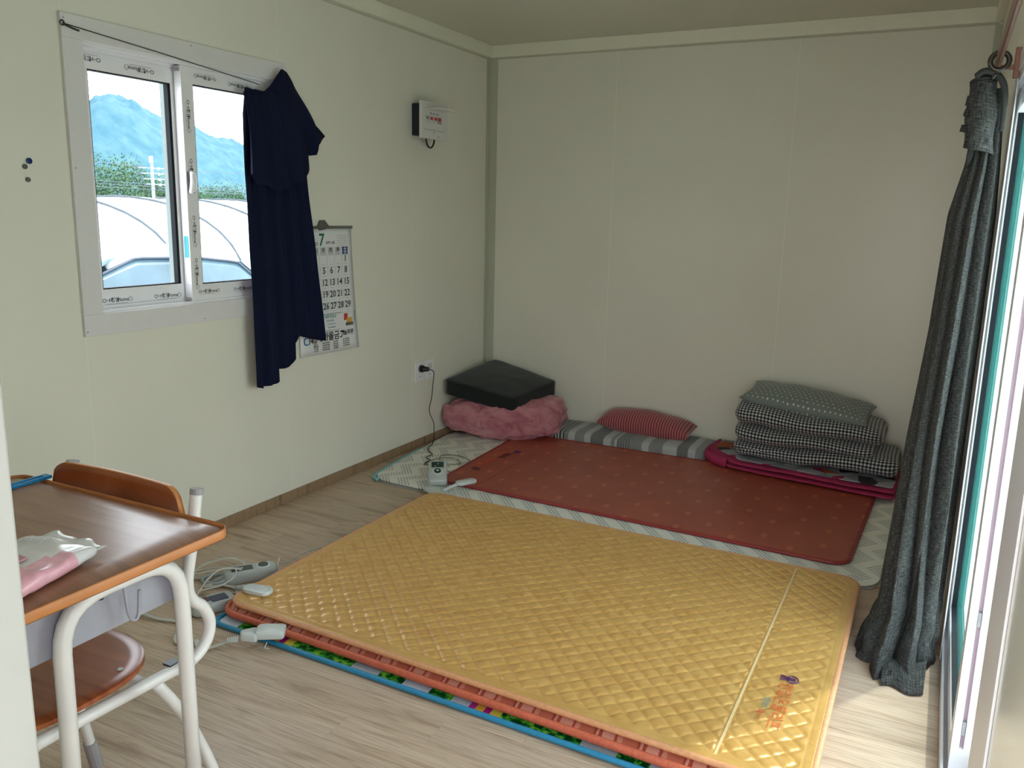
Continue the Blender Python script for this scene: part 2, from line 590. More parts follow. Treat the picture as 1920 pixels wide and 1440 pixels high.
class MB:
    def __init__(s):
        s.v, s.f, s.uv = [], [], None

    def add(s, vs, fs):
        k = len(s.v)
        s.v += [tuple(v) for v in vs]
        s.f += [tuple(i + k for i in f) for f in fs]
        return s

    def box(s, x0, x1, y0, y1, z0, z1):
        return s.add([(x0, y0, z0), (x1, y0, z0), (x1, y1, z0), (x0, y1, z0), (x0, y0, z1), (x1, y0, z1), (x1, y1, z1), (x0, y1, z1)],
                     [(0, 3, 2, 1), (4, 5, 6, 7), (0, 1, 5, 4), (1, 2, 6, 5), (2, 3, 7, 6), (3, 0, 4, 7)])

    def tube(s, pts, r, seg=10, closed=False, flat=None, caps=True):
        pts = [Vector(p) for p in pts]
        n = len(pts)
        rings = []
        up = None
        for i in range(n):
            a = pts[(i - 1) % n] if (closed or i > 0) else pts[i]
            b = pts[(i + 1) % n] if (closed or i < n - 1) else pts[i]
            t = (b - a).normalized()
            if up is None:
                up = Vector((0, 0, 1)) if abs(t.z) < .9 else Vector((0, 1, 0))
            side = t.cross(up)
            if side.length < 1e-6:
                side = t.cross(Vector((1, 0, 0)))
            side.normalize()
            up2 = side.cross(t).normalized()
            if flat is None:
                up = up2
            rr = r[i] if isinstance(r, (list, tuple)) else r
            ra, rb = (rr, rr) if flat is None else flat
            rings.append([pts[i] + side * (ra * cos(2 * pi * k / seg)) + up2 * (rb * sin(2 * pi * k / seg)) for k in range(seg)])
        vs = [v for R in rings for v in R]
        fs = []
        m = n if closed else n - 1
        for i in range(m):
            for k in range(seg):
                j = (i + 1) % n
                fs.append((i * seg + k, i * seg + (k + 1) % seg, j * seg + (k + 1) % seg, j * seg + k))
        if not closed and caps:
            fs.append(tuple(range(seg))[::-1])
            fs.append(tuple((n - 1) * seg + k for k in range(seg)))
        return s.add(vs, fs)

    def cyl(s, c, axis, r, h, seg=20, r2=None):
        c = Vector(c)
        a = Vector(axis).normalized()
        return s.tube([c, c + a * h], [r, r if r2 is None else r2], seg)

    def me(s, name, fix=True):
        m = bpy.data.meshes.new(name)
        m.from_pydata(s.v, [], s.f)
        m.update()
        if fix:
            bm = bmesh.new()
            bm.from_mesh(m)
            bmesh.ops.recalc_face_normals(bm, faces=bm.faces)
            bm.to_mesh(m)
            bm.free()
        return m


def ob(name, mb, mt, parent=None, smooth=False, bevel=0.0, bseg=2):
    me = mb.me(name)
    if bevel:
        bm = bmesh.new()
        bm.from_mesh(me)
        ed = [e for e in bm.edges if len(e.link_faces) == 2 and e.calc_face_angle(0) > .7]
        bmesh.ops.bevel(bm, geom=ed, offset=bevel, segments=bseg, affect='EDGES', profile=.6, clamp_overlap=True)
        bm.to_mesh(me)
        bm.free()
    return link(name, me, mt, parent, smooth)


def auto(o, ang=40):
    for p in o.data.polygons:
        p.use_smooth = True
    bm = bmesh.new()
    bm.from_mesh(o.data)
    for e in bm.edges:
        if len(e.link_faces) == 2 and e.calc_face_angle(0) > radians(ang):
            e.smooth = False
    bm.to_mesh(o.data)
    bm.free()
    return o


def thing(name, label, cat, loc=(0, 0, 0), group=None):
    o = bpy.data.objects.new(name, None)
    o.location = loc
    o.empty_display_size = .1
    COL.objects.link(o)
    o['label'] = label
    o['category'] = cat
    if group:
        o['group'] = group
    return o


def tag(o, label, cat, group=None, kind=None):
    o['label'] = label
    o['category'] = cat
    if group:
        o['group'] = group
    if kind:
        o['kind'] = kind
    return o


def struct(name, mb=None, mt=None, bevel=0, loc=(0, 0, 0)):
    if mb is None:
        o = bpy.data.objects.new(name, None)
        o.location = loc
        COL.objects.link(o)
    else:
        o = ob(name, mb, mt, None, bevel=bevel)
    o['kind'] = 'structure'
    return o


def part(name, mb, mt, parent, smooth=False, bevel=0.0, label=None, bseg=2, au=False):
    o = ob(name, mb, mt, parent, smooth, bevel, bseg)
    if au:
        auto(o)
    if label:
        o['label'] = label
    return o


BOLD = 0.0


def text_mb(items, depth=0.0004):
    """items: (string, size, origin, right, up, align) -> MB with flat extruded lettering"""
    out = MB()
    for (st, size, org, right, up, al) in items:
        cu = bpy.data.curves.new('lettering', 'FONT')
        cu.body = st
        cu.size = size
        cu.align_x = al
        cu.align_y = 'CENTER'
        cu.resolution_u = 2
        cu.extrude = 0.0
        cu.offset = BOLD * size
        to = bpy.data.objects.new('lettering', cu)
        COL.objects.link(to)
        dg = bpy.context.evaluated_depsgraph_get()
        me = bpy.data.meshes.new_from_object(to.evaluated_get(dg))
        R, U = Vector(right), Vector(up)
        N = R.cross(U).normalized()
        O = Vector(org) + N * depth
        out.add([O + R * v.co.x + U * v.co.y for v in me.vertices], [tuple(p.vertices) for p in me.polygons])
        bpy.data.objects.remove(to)
        bpy.data.curves.remove(cu)
        bpy.data.meshes.remove(me)
    return out


def lettering(name, items, mt, parent, depth=0.0004, label=None):
    mb = text_mb(items, depth)
    me = mb.me(name, fix=False)
    o = link(name, me, mt, parent)
    if label:
        o['label'] = label
    if len(items) > 1 or len(items[0][0]) > 2:
        o['kind'] = 'stuff'
    return o


def grid_obj(name, nu, nv, fn, mt, parent=None, closed_u=False, uvfn=None, thick=0.0, cap=False, mats=None):
    vs = []
    NU = nu if closed_u else nu + 1
    for j in range(nv + 1):
        for i in range(NU):
            vs.append(fn(i / nu, j / nv))
    fs = []
    for j in range(nv):
        for i in range(nu):
            i2 = (i + 1) % NU if closed_u else i + 1
            fs.append((j * NU + i, j * NU + i2, (j + 1) * NU + i2, (j + 1) * NU + i))
    if cap and closed_u:
        fs.append(tuple(range(NU))[::-1])
        fs.append(tuple(nv * NU + i for i in range(NU)))
    me = bpy.data.meshes.new(name)
    me.from_pydata([tuple(v) for v in vs], [], fs)
    uvl = me.uv_layers.new(name='UVMap')
    for p in me.polygons:
        for li in p.loop_indices:
            vi = me.loops[li].vertex_index
            i, j = vi % NU, vi // NU
            uu = i / nu
            if closed_u and i == 0 and any((me.loops[l].vertex_index % NU) == NU - 1 for l in p.loop_indices) and len(p.vertices) == 4:
                uu = 1.0
            uvl.data[li].uv = uvfn(uu, j / nv) if uvfn else (uu, j / nv)
    o = link(name, me, mt, parent, smooth=True)
    if thick:
        md = o.modifiers.new('thickness', 'SOLIDIFY')
        md.thickness = thick
        md.offset = 0
    return o


def bil(q, u, v):
    a, b, c, d = q        # near-left, near-right, far-right, far-left
    return ((a[0] * (1 - u) + b[0] * u) * (1 - v) + (d[0] * (1 - u) + c[0] * u) * v,
            (a[1] * (1 - u) + b[1] * u) * (1 - v) + (d[1] * (1 - u) + c[1] * u) * v)


def slab(name, quad, z0, z1, R, mt, parent=None, n=(60, 50), hf=None, inset=0.0, edge=0.006):
    """rounded-corner mat between four corners; top relief hf(x, y, d)"""
    W = sqrt((quad[1][0] - quad[0][0]) ** 2 + (quad[1][1] - quad[0][1]) ** 2)
    H = sqrt((quad[3][0] - quad[0][0]) ** 2 + (quad[3][1] - quad[0][1]) ** 2)
    nx, ny = n
    edge = max(edge, 1e-4)
    us = [inset + (W - 2 * inset) * i / nx for i in range(nx + 1)]
    vs_ = [inset + (H - 2 * inset) * j / ny for j in range(ny + 1)]
    verts, faces = [], []
    R = max(R - inset, .002)

    def rnd(x, y):
        for (cx, sx) in ((inset + R, -1), (W - inset - R, 1)):
            for (cy, sy) in ((inset + R, -1), (H - inset - R, 1)):
                dx, dy = (x - cx) * sx, (y - cy) * sy
                if dx > 0 and dy > 0:
                    # square to disc
                    m = max(dx, dy)
                    l = sqrt(dx * dx + dy * dy)
                    k = m / l
                    return cx + sx * dx * k, cy + sy * dy * k
        return x, y

    def dist(x, y):
        dx = min(x - inset, W - inset - x)
        dy = min(y - inset, H - inset - y)
        if dx < R and dy < R:
            return R - sqrt((R - dx) ** 2 + (R - dy) ** 2)
        return min(dx, dy)
    for j in range(ny + 1):
        for i in range(nx + 1):
            x, y = rnd(us[i], vs_[j])
            d = max(0.0, dist(x, y))
            X, Y = bil(quad, x / W, y / H)
            t = min(1.0, d / edge)
            z = z1 - (z1 - z0) * .45 * (1 - sqrt(max(0, 1 - (1 - t) ** 2)))
            if hf:
                z += hf(X, Y, d)
            verts.append((X, Y, z))
    for j in range(ny):
        for i in range(nx):
            a = j * (nx + 1) + i
            faces.append((a, a + 1, a + nx + 2, a + nx + 1))
    loop = [i for i in range(nx + 1)] + [j * (nx + 1) + nx for j in range(1, ny + 1)] + [ny * (nx + 1) + i for i in range(nx - 1, -1, -1)] + [j * (nx + 1) for j in range(ny - 1, 0, -1)]
    k = len(verts)
    for a in loop:
        verts.append((verts[a][0], verts[a][1], z0))
    m = len(loop)
    for i in range(m):
        faces.append((loop[i], k + i, k + (i + 1) % m, loop[(i + 1) % m]))
    faces.append(tuple(k + i for i in range(m)))
    me = bpy.data.meshes.new(name)
    me.from_pydata(verts, [], faces)
    bm = bmesh.new()
    bm.from_mesh(me)
    bmesh.ops.recalc_face_normals(bm, faces=bm.faces)
    bm.to_mesh(me)
    bm.free()
    o = link(name, me, mt, parent)
    auto(o, 50)
    return o


def rim_path(quad, R, z, seg=8, out=0.0, per=40, wob=0.0):
    W = sqrt((quad[1][0] - quad[0][0]) ** 2 + (quad[1][1] - quad[0][1]) ** 2)
    H = sqrt((quad[3][0] - quad[0][0]) ** 2 + (quad[3][1] - quad[0][1]) ** 2)
    pts = []
    cor = ((R, R, 180), (W - R, R, 270), (W - R, H - R, 0), (R, H - R, 90))
    for idx, (cx, cy, a0) in enumerate(cor):
        for k in range(seg + 1):
            a = radians(a0 + 90 * k / seg)
            pts.append((cx + (R + out) * cos(a), cy + (R + out) * sin(a)))
        nx = cor[(idx + 1) % 4]
        a = radians(a0 + 90)
        p0 = pts[-1]
        b = radians(nx[2])
        p1 = (nx[0] + (R + out) * cos(b), nx[1] + (R + out) * sin(b))
        for k in range(1, per):
            pts.append((p0[0] + (p1[0] - p0[0]) * k / per, p0[1] + (p1[1] - p0[1]) * k / per))
    res = []
    for (x, y) in pts:
        X, Y = bil(quad, x / W, y / H)
        res.append((X, Y, z + (noise.noise(Vector((X * 3, Y * 3, 1.3))) * wob if wob else 0)))
    return res


def rbox(mb, c, s, rot=0.0, tilt=None):
    """add a box of size s at c turned by rot about z"""
    T = Matrix.Rotation(rot, 3, 'Z')
    if tilt:
        T = T @ Matrix.Rotation(tilt, 3, 'X')
    vs = []
    for z in (-.5, .5):
        for (x, y) in ((-.5, -.5), (.5, -.5), (.5, .5), (-.5, .5)):
            vs.append(Vector(c) + T @ Vector((x * s[0], y * s[1], z * s[2])))
    return mb.add(vs, [(0, 3, 2, 1), (4, 5, 6, 7), (0, 1, 5, 4), (1, 2, 6, 5), (2, 3, 7, 6), (3, 0, 4, 7)])


# ================================================================== the room
H = 2.32
XR, YB, YN = 2.715, 4.73, 0.30
T = 0.05

# ---- floor: planks run left to right
fl = struct('floor', MB().box(-.05, 2.715, .20, 4.78, -.06, -.0035), 'floor')
PW, PL, PT = 0.1145, 0.93, 0.0035
proto = {}
y = .2
row = 0
offs = {}
y0 = 1.515 - PW * 12
nrow = int((4.73 - y0) / PW) + 1
for r in range(nrow):
    ya, yb = y0 + r * PW, min(y0 + (r + 1) * PW, 4.73)
    if ya < .19:
        continue
    off = (r * 0.37 + .615 * (r % 3)) % PL
    if r == 13:
        off = .61
    if r == 12:
        off = .37
    x = -PL + off
    while x < 2.715:
        xa, xb = max(x, 0.0), min(x + PL, 2.715)
        if xb - xa > .01:
            w_, l_ = round(xb - xa - .0005, 4), round(yb - ya - .0005, 4)
            key = (w_, l_)
            if key not in proto:
                mb = MB().box(0, w_, 0, l_, -.003, 0)
                me = mb.me('plank')
                bm = bmesh.new()
                bm.from_mesh(me)
                te = [e for e in bm.edges if all(v.co.z > -.001 for v in e.verts)]
                bmesh.ops.bevel(bm, geom=te, offset=.0005, segments=1, affect='EDGES')
                bm.to_mesh(me)
                bm.free()
                me.materials.append(M['floor'])
                proto[key] = me
            o = bpy.data.objects.new('plank', proto[key])
            COL.objects.link(o)
            o.location = (xa + .00025, ya + .00025, 0)
            o.parent = fl
        x += PL

# ---- ceiling and its coving
struct('ceiling', MB().box(-.05, 2.765, .20, 4.78, H, H + .06), 'ceiling')
struct('trim_1', MB().box(0, .032, .3, 4.73, 2.252, 2.3199), 'coving', bevel=.002)
struct('trim_2', MB().box(.0322, 2.683, 4.698, 4.73, 2.252, 2.3199), 'coving', bevel=.002)
struct('trim_3', MB().box(2.683, 2.715, .3, 4.73, 2.252, 2.3199), 'coving', bevel=.002)
struct('trim_4', MB().box(0.0, .007, .3, 4.73, 2.244, 2.2518), 'corner')
struct('trim_5', MB().box(0.0072, 2.7, 4.723, 4.73, 2.244, 2.2518), 'corner')
mb = MB().box(0.0001, .003, 4.69, 4.7269, 0.05, 2.2438).box(0.0001, .055, 4.727, 4.7299, 0.05, 2.2438)
struct('trim_6', mb, 'corner')
mb = MB().box(2.712, 2.7149, 4.69, 4.7269, 0.0, 2.2438).box(2.683, 2.7149, 4.727, 4.7299, 0.0, 2.2438)
struct('trim_7', mb, 'corner')


def screw(parent, x, y, z, ax, r=.0035, mt='rubber'):
    part('screw', MB().cyl((x, y, z), ax, r, .0012, 10), mt, parent)


# ---- left wall: one metre sandwich panels with a window hole
wl_ = struct('wall_left', MB().box(-.056, -.0525, .2, 4.78, 0, .9).box(-.056, -.0525, .2, 4.78, 1.92, 2.32).box(-.056, -.0525, .2, 1.9, .9, 1.92).box(-.056, -.0525, 2.87, 4.78, .9, 1.92), 'outwall')
WY0, WY1, WZ0, WZ1 = 1.925, 2.845, .950, 1.870
G_ = .0012
seams = [.2, .876, 1.876, 2.870, 3.873, 4.73]
for a, b in zip(seams[:-1], seams[1:]):
    mb = MB()
    a2, b2 = a + G_, b - G_
    if a < 2.0 < b:
        mb.box(-.052, 0, a2, b2, 0, WZ0).box(-.052, 0, a2, b2, WZ1, H).box(-.052, 0, a2, WY0, WZ0, WZ1).box(-.052, 0, WY1, b2, WZ0, WZ1)
    else:
        mb.box(-.052, 0, a2, b2, 0, H)
    part('panel', mb, 'wall', wl_)
for s_ in seams[1:-1]:
    part('joint', MB().box(-.004, -.0006, s_ - G_, s_ + G_, 0, H), 'seam', wl_)
# ---- back wall
wb_ = struct('wall_back', MB().box(-.05, 2.765, 4.7815, 4.785, 0, H), 'outwall')
seams = [0, .823, 1.812, 2.715]
for a, b in zip(seams[:-1], seams[1:]):
    part('panel', MB().box(a + G_, b - G_, 4.73, 4.781, 0, H), 'wall', wb_)
for s_ in seams[1:-1]:
    part('joint', MB().box(s_ - G_, s_ + G_, 4.7306, 4.735, 0, H), 'seam', wb_)
# ---- right wall with sliding door hole
DY0, DY1, DZ1 = 1.40, 3.02, 1.74
wr_ = struct('wall_right', MB().box(2.766, 2.77, .2, DY0, 0, H).box(2.766, 2.77, DY1, 4.78, 0, H).box(2.766, 2.77, DY0, DY1, DZ1, H), 'outwall')
part('panel', MB().box(2.715, 2.765, .2, DY0, 0, H), 'wall_glossy', wr_)
part('panel', MB().box(2.715, 2.765, DY0 + .001, DY1 - .001, DZ1, H), 'wall', wr_)
part('panel', MB().box(2.715, 2.765, DY1, 3.75, 0, H), 'wall', wr_)
part('panel', MB().box(2.715, 2.765, 3.752, 4.78, 0, H), 'wall', wr_)
# ---- near wall with the entry opening the photograph is taken from
wn_ = struct('wall_near', MB().box(-.05, 2.0, .196, .1985, 0, H).box(2.69, 2.765, .196, .1985, 0, H).box(2.0, 2.69, .196, .1985, 2.06, H), 'outwall')
part('panel', MB().box(-.05, 1.0, .2, .30, 0, H), 'wall', wn_)
part('panel', MB().box(1.002, 2.03, .2, .30, 0, H), 'wall', wn_)
part('panel', MB().box(2.03, 2.715, .2, .30, 2.06, H), 'wall', wn_)
# entry door frame: the pale upright at the photograph's left border
df = struct('door_1', loc=(2.4, .25, 0))
part('jamb', MB().box(2.031, 2.094, .19, .301, 0.0, 2.06), 'jamb', df, bevel=.0015)
part('jamb', MB().box(2.672, 2.714, .19, .301, 0.0, 2.06), 'jamb', df, bevel=.0015)
part('head', MB().box(2.0945, 2.6715, .19, .301, 2.02, 2.06), 'jamb', df)
part('weather_strip', MB().box(2.0941, 2.0953, .232, .2335, 0.0, 2.02), 'rubber', df)
screw(df, 2.094, .2565, 1.063, (1, 0, 0), .002, 'rubber')

# ---- skirting
struct('baseboard_left', MB().box(.0005, .008, .3, 4.73, 0.0005, .047).box(.0005, .0085, .3, 4.73, .0466, .0482), 'baseboard')
struct('baseboard_back', MB().box(.0085, 2.7, 4.722, 4.7295, 0.0005, .047), 'baseboard')

# ================================================================== left window
w1 = struct('window_1', loc=(0, 2.385, .89))


def frame_mb(y0, y1, z0, z1, w, x0, x1, wb=None, wt=None):
    wb = w if wb is None else wb
    wt = w if wt is None else wt
    return (MB().box(x0, x1, y0, y1, z0, z0 + wb), MB().box(x0, x1, y0, y1, z1 - wt, z1), MB().box(x0, x1, y0, y0 + w, z0 + wb, z1 - wt), MB().box(x0, x1, y1 - w, y1, z0 + wb, z1 - wt))


for mb in frame_mb(1.866, 2.903, .889, 1.931, .074, 0.0005, .014):
    part('casing_board', mb, 'casing', w1, bevel=.0015)
for (yy, zz) in ((1.876, 1.915), (1.878, 1.45), (1.874, .905), (2.39, 1.918), (2.39, .901), (2.89, 1.45)):
    screw(w1, .014, yy, zz, (1, 0, 0), .0028, 'rubber')
# outer frame (tracks)
for mb in frame_mb(1.927, 2.843, .952, 1.868, .018, -.128, .0004):
    part('track_frame', mb, 'pvc', w1)
part('track_rail', MB().box(-.046, -.043, 1.945, 2.825, .970, .982), 'pvc', w1)
part('track_rail', MB().box(-.046, -.043, 1.945, 2.825, 1.838, 1.850), 'pvc', w1)
part('track_lip', MB().box(-.006, .0006, 1.940, 2.83, .9655, .9725), 'pvc', w1)
part('track_lip', MB().box(-.006, .0006, 1.940, 2.83, 1.846, 1.853), 'pvc', w1)


def sash(parent, y0, y1, z0, z1, xa, xb, wl, wb, wt, wr=None):
    wr = wl if wr is None else wr
    s_ = part('sash', MB().box(xa, xb, y0, y1, z0, z0 + wb).box(xa, xb, y0, y1, z1 - wt, z1).box(xa, xb, y0, y0 + wl, z0 + wb, z1 - wt).box(xa, xb, y1 - wr, y1, z0 + wb, z1 - wt), 'pvc', parent, bevel=.0012)
    xm = (xa + xb) / 2
    g1, g2, g3, g4 = y0 + wl, y1 - wr, z0 + wb, z1 - wt
    k = .004
    part('gasket', MB().box(xm - .006, xb - .003, g1, g2, g3, g3 + k).box(xm - .006, xb - .003, g1, g2, g4 - k, g4).box(xm - .006, xb - .003, g1, g1 + k, g3, g4).box(xm - .006, xb - .003, g2 - .011, g2, g3, g4), 'gasket', s_)
    part('pane', MB().box(xm - .002, xm + .002, g1 + .001, g2 - .001, g3 + .001, g4 - .001), 'glass', s_)
    return s_


sr = sash(w1, 2.352, 2.83, .9725, 1.846, -.042, -.006, .055, .062, .060, .05)
sl = sash(w1, 1.945, 2.420, .9725, 1.846, -.088, -.050, .050, .066, .064, .079)
# green-white aluminium meeting strips of the far sash seen through the pane
part('meeting_strip', MB().box(-.122, -.094, 2.352, 2.372, .98, 1.84), 'strip_pale', w1)
part('meeting_strip', MB().box(-.118, -.094, 2.3722, 2.386, .98, 1.84), 'strip_green', w1)
# crescent lock handle
hd = part('handle', MB().box(-.006, .004, 2.356, 2.384, 1.382, 1.462), 'black', w1, bevel=.006)
mb = MB().tube([(.006, 2.362, 1.385), (.018, 2.360, 1.40), (.024, 2.360, 1.425), (.018, 2.363, 1.45), (.006, 2.366, 1.462)], [.009, .012, .013, .011, .006], 12)
part('lock_lever', mb, 'pvc', hd, smooth=True)
part('sticker', MB().box(-.0335, -.0120, 2.3512, 2.3519, 1.139, 1.221), 'sticker', w1, label='teal sticker on the sash edge')
part('roller_guide', MB().box(-.036, -.012, 2.340, 2.352, 1.826, 1.838), 'rubber', w1)
part('roller_guide', MB().box(-.036, -.012, 2.343, 2.352, .975, .985), 'rubber', w1)
Yp, Zp = (0, 1, 0), (0, 0, 1)
Yn, Zn = (0, -1, 0), (0, 0, -1)


BOLD = .018


def logo(px, yy, zz, R, U, s):
    """window maker's print: swash, two syllables, Home, little house"""
    R_, U_ = Vector(R), Vector(U)
    O = Vector((px, yy, zz))
    it = [('C\u22a2H', .021 * s, O + R_ * (-.050 * s), R, U, 'CENTER'), ('\uccad\uc554', .0215 * s, O + R_ * (-.014 * s), R, U, 'CENTER'), ('Home', .0215 * s, O + R_ * (.023 * s), R, U, 'CENTER')]
    mb = text_mb(it, .0005)
    N = R_.cross(U_)

    def P(a, b):
        return O + R_ * a * s + U_ * b * s + N * .0006
    # house icon: ring with a gable, and the long underline
    cx = .058
    ring = [P(cx + .010 * cos(t * pi / 8), .010 * sin(t * pi / 8)) for t in range(16)]
    mb.tube(ring, .0006 * s, 4, closed=True)
    mb.tube([P(cx - .005, -.006), P(cx - .005, .001), P(cx, .006), P(cx + .005, .001), P(cx + .005, -.006)], .0006 * s, 4)
    mb.tube([P(-.062, -.0135), P(.045, -.0135)], .0005 * s, 4)
    me = mb.me('printed_logo', fix=False)
    return me


def put_logo(parent, *a):
    link('printed_logo', logo(*a), 'ink', parent)


for yy, zz in ((2.052, .998), (2.275, .997)):
    put_logo(sl, -.050, yy, zz, Yp, Zp, .9)
for yy, zz in ((1.985, 1.816), (2.205, 1.810)):
    put_logo(sl, -.050, yy, zz, Yn, Zn, .9)
for yy, zz in ((2.44, 1.005), (2.625, 1.003)):
    put_logo(sr, -.006, yy, zz, Yp, Zp, .78)
for yy, zz in ((2.468, 1.818), (2.64, 1.812)):
    put_logo(sr, -.006, yy, zz, Yn, Zn, .78)
for zz in (1.665, 1.450, 1.238, 1.075):
    put_logo(sr, -.006, 2.379, zz, Zn, Yp, .85)

# ================================================================== right sliding door
d2 = struct('door_2', loc=(2.74, 2.08, 0))
XI = 2.7152
for mb in (MB().box(2.7128, 2.7168, 2.75, DY1 + .030, 0.0, DZ1 + .05), MB().box(2.7125, XI + .045, DY0 - .09, DY0 + .004, 0.0, DZ1 + .05), MB().box(2.7110, 2.7149, DY0 - .21, DY0 - .0905, 0.0, DZ1 + .05), MB().box(2.7125, XI + .045, DY0 + .004, 2.75, DZ1 - .002, DZ1 + .05)):
    part('casing_board', mb, 'casing', d2, bevel=.0015)
for y0_, y1_ in ((DY1 - .022, DY1 - .002), (DY0 + .002, DY0 + .022)):
    part('track_frame', MB().box(XI + .002, 2.86, y0_, y1_, 0.0, DZ1 - .004), 'pvc', d2)
part('track_frame', MB().box(XI + .002, 2.86, DY0 + .022, DY1 - .022, DZ1 - .024, DZ1 - .004), 'pvc', d2)
sill = MB().box(2.7155, 2.86, DY0 - .0, DY1 - .003, -.04, .020).box(2.7155, 2.7215, DY0, DY1 - .003, .020, .048).box(2.777, 2.781, DY0, DY1, .02, .04).box(2.85, 2.856, DY0, DY1, .02, .048)
part('sill', sill, 'pvc', d2)


def door_sash(parent, y0, y1, xa, xb, groove_y):
    z0, z1, wl, wb, wt = .030, DZ1 - .028, .062, .075, .06
    xm = (xa + xb) / 2
    mb = MB().box(xa, xb, y0, y1, z0, z0 + wb).box(xa, xb, y0, y1, z1 - wt, z1).box(xa, xb, y1 - wl, y1, z0 + wb, z1 - wt)
    mb.box(xa, xm - .004, y0, y0 + wl, z0 + wb, z1 - wt).box(xm + .005, xb, y0, y0 + wl, z0 + wb, z1 - wt)
    s_ = part('sash', mb, 'pvc', parent, bevel=.001)
    part('groove', MB().box(xm - .004, xm + .005, y0 + .012, y0 + wl, z0 + wb, z1 - wt), 'pvc_lilac', s_)
    for zz in (.14, .42):
        l = part('latch', MB().box(xm - .003, xm + .004, y0 + .002, y0 + .012, zz, zz + .035), 'rubber', s_)
    k = .006
    part('gasket', MB().box(xa + .004, xb - .004, y0 + wl, y0 + wl + k, z0 + wb, z1 - wt).box(xa + .004, xb - .004, y1 - wl - k, y1 - wl, z0 + wb, z1 - wt).box(xa + .004, xb - .004, y0 + wl, y1 - wl, z0 + wb, z0 + wb + k), 'gasket', s_)
    part('pane', MB().box(xm - .003, xm + .003, y0 + wl + .001, y1 - wl - .001, z0 + wb + .001, z1 - wt - .001), 'glass_green', s_)
    return s_


door_sash(d2, 2.09, DY1 - .023, 2.7315, 2.7745, 1)
door_sash(d2, DY0 + .024, 2.145, 2.788, 2.830, 1)

# ================================================================== fuse box
fb = thing('fuse_box', 'white cover fuse box with dark housing and raised lid on the left wall', 'fuse box', (0, 3.97, 1.72))
part('housing', MB().box(.0004, .066, 3.872, 4.088, 1.728, 1.892), plain('dark_navy_plastic', (.006, .009, .02), .4), fb, bevel=.006)
cv = MB().box(.066, .084, 3.846, 4.098, 1.714, 1.797).box(.066, .084, 3.846, 4.098, 1.832, 1.902).box(.066, .084, 3.846, 3.880, 1.797, 1.832).box(.066, .084, 4.046, 4.098, 1.797, 1.832)
part('cover', cv, plain('fuse_cover_white', (.62, .62, .59), .35, var=.01), fb)
lid = MB()
rbox(lid, (.128, 3.962, 1.861), (.088, .172, .004))
part('lid', lid, 'pvc', fb, label='raised hinged lid')
for k in range(4):
    ya = 3.884 + k * .040
    b = part('breaker', MB().box(.050, .0795, ya, ya + .036, 1.7975, 1.8315), 'pale' if k != 3 else 'greyplastic', fb)
    part('toggle', MB().box(.0795, .086, ya + .010, ya + .026, 1.812, 1.826), 'redink' if k else 'greyplastic', b)
part('cover_step', MB().box(.084, .0855, 3.87, 4.07, 1.7575, 1.7605), 'greyprint', fb)
lettering('printed_label', [('\uc804\ub4f1  \uc804\uc5f4  \uc5d0\uc5b4\ucee8', .012, (.0842, 3.965, 1.8425), Yp, Zp, 'CENTER'), ('220V', .009, (.0842, 3.96, 1.748), Yp, Zp, 'CENTER'), ('\u25a1', .012, (.0842, 4.005, 1.728), Yp, Zp, 'CENTER')], 'ink', fb)
pts = [(.045, 3.985 + .043 * -cos(t * pi / 12), 1.728 - .056 * sin(t * pi / 12)) for t in range(13)]
part('cable_loop', MB().tube([(.045, 3.942, 1.74)] + pts + [(.045, 4.028, 1.74)], .0048, 8), 'black', fb, smooth=True)

# ================================================================== wall outlet and plug
ou = thing('wall_outlet', 'white double wall outlet low on the left wall near the corner', 'outlet', (0, 3.99, .385))
for a, b in ((3.897, 3.985), (3.997, 4.087)):
    p = part('face_plate', MB().box(.0004, .009, a, b, .384, .500), 'pvc', ou, bevel=.003)
    part('socket', MB().cyl((.009, (a + b) / 2, .457), (1, 0, 0), .022, .0012, 24), 'pale', p)
    part('slot', MB().box(.009, .0105, (a + b) / 2 - .010, (a + b) / 2 + .010, .411, .414), 'rubber', p)
pg = thing('power_plug', 'black power plug with a dark cord running down to the floor', 'plug', (.02, 3.95, .46))
mb = MB().cyl((.011, 3.944, .459), (1, .0, 0), .021, .014, 20).cyl((.025, 3.944, .459), (1, .35, -.05), .017, .036, 18, .012)
auto(part('plug_body', mb, 'black', pg))


def spline(pts, n=8):
    P = [Vector(p) for p in pts]
    out = []
    for i in range(len(P) - 1):
        p0 = P[max(i - 1, 0)]
        p1, p2 = P[i], P[i + 1]
        p3 = P[min(i + 2, len(P) - 1)]
        for k in range(n):
            t = k / n
            out.append(.5 * ((2 * p1) + (-p0 + p2) * t + (2 * p0 - 5 * p1 + 4 * p2 - p3) * t * t + (-p0 + 3 * p1 - 3 * p2 + p3) * t ** 3))
    out.append(P[-1])
    return out


cp = [(.060, 3.956, .457), (.062, 4.0, .435), (.045, 4.02, .36), (.03, 4.03, .28), (.03, 4.005, .20), (.045, 4.03, .12), (.085, 3.96, .035), (.115, 3.86, .030), (.160, 3.80, .028), (.20, 3.77, .027), (.205, 3.70, .027), (.255, 3.665, .027), (.265, 3.60, .027), (.32, 3.58, .028), (.345, 3.54, .030), (.372, 3.50, .040)]
part('cord', MB().tube(spline(cp, 8), .0026, 6), 'darkcord', pg, smooth=True)

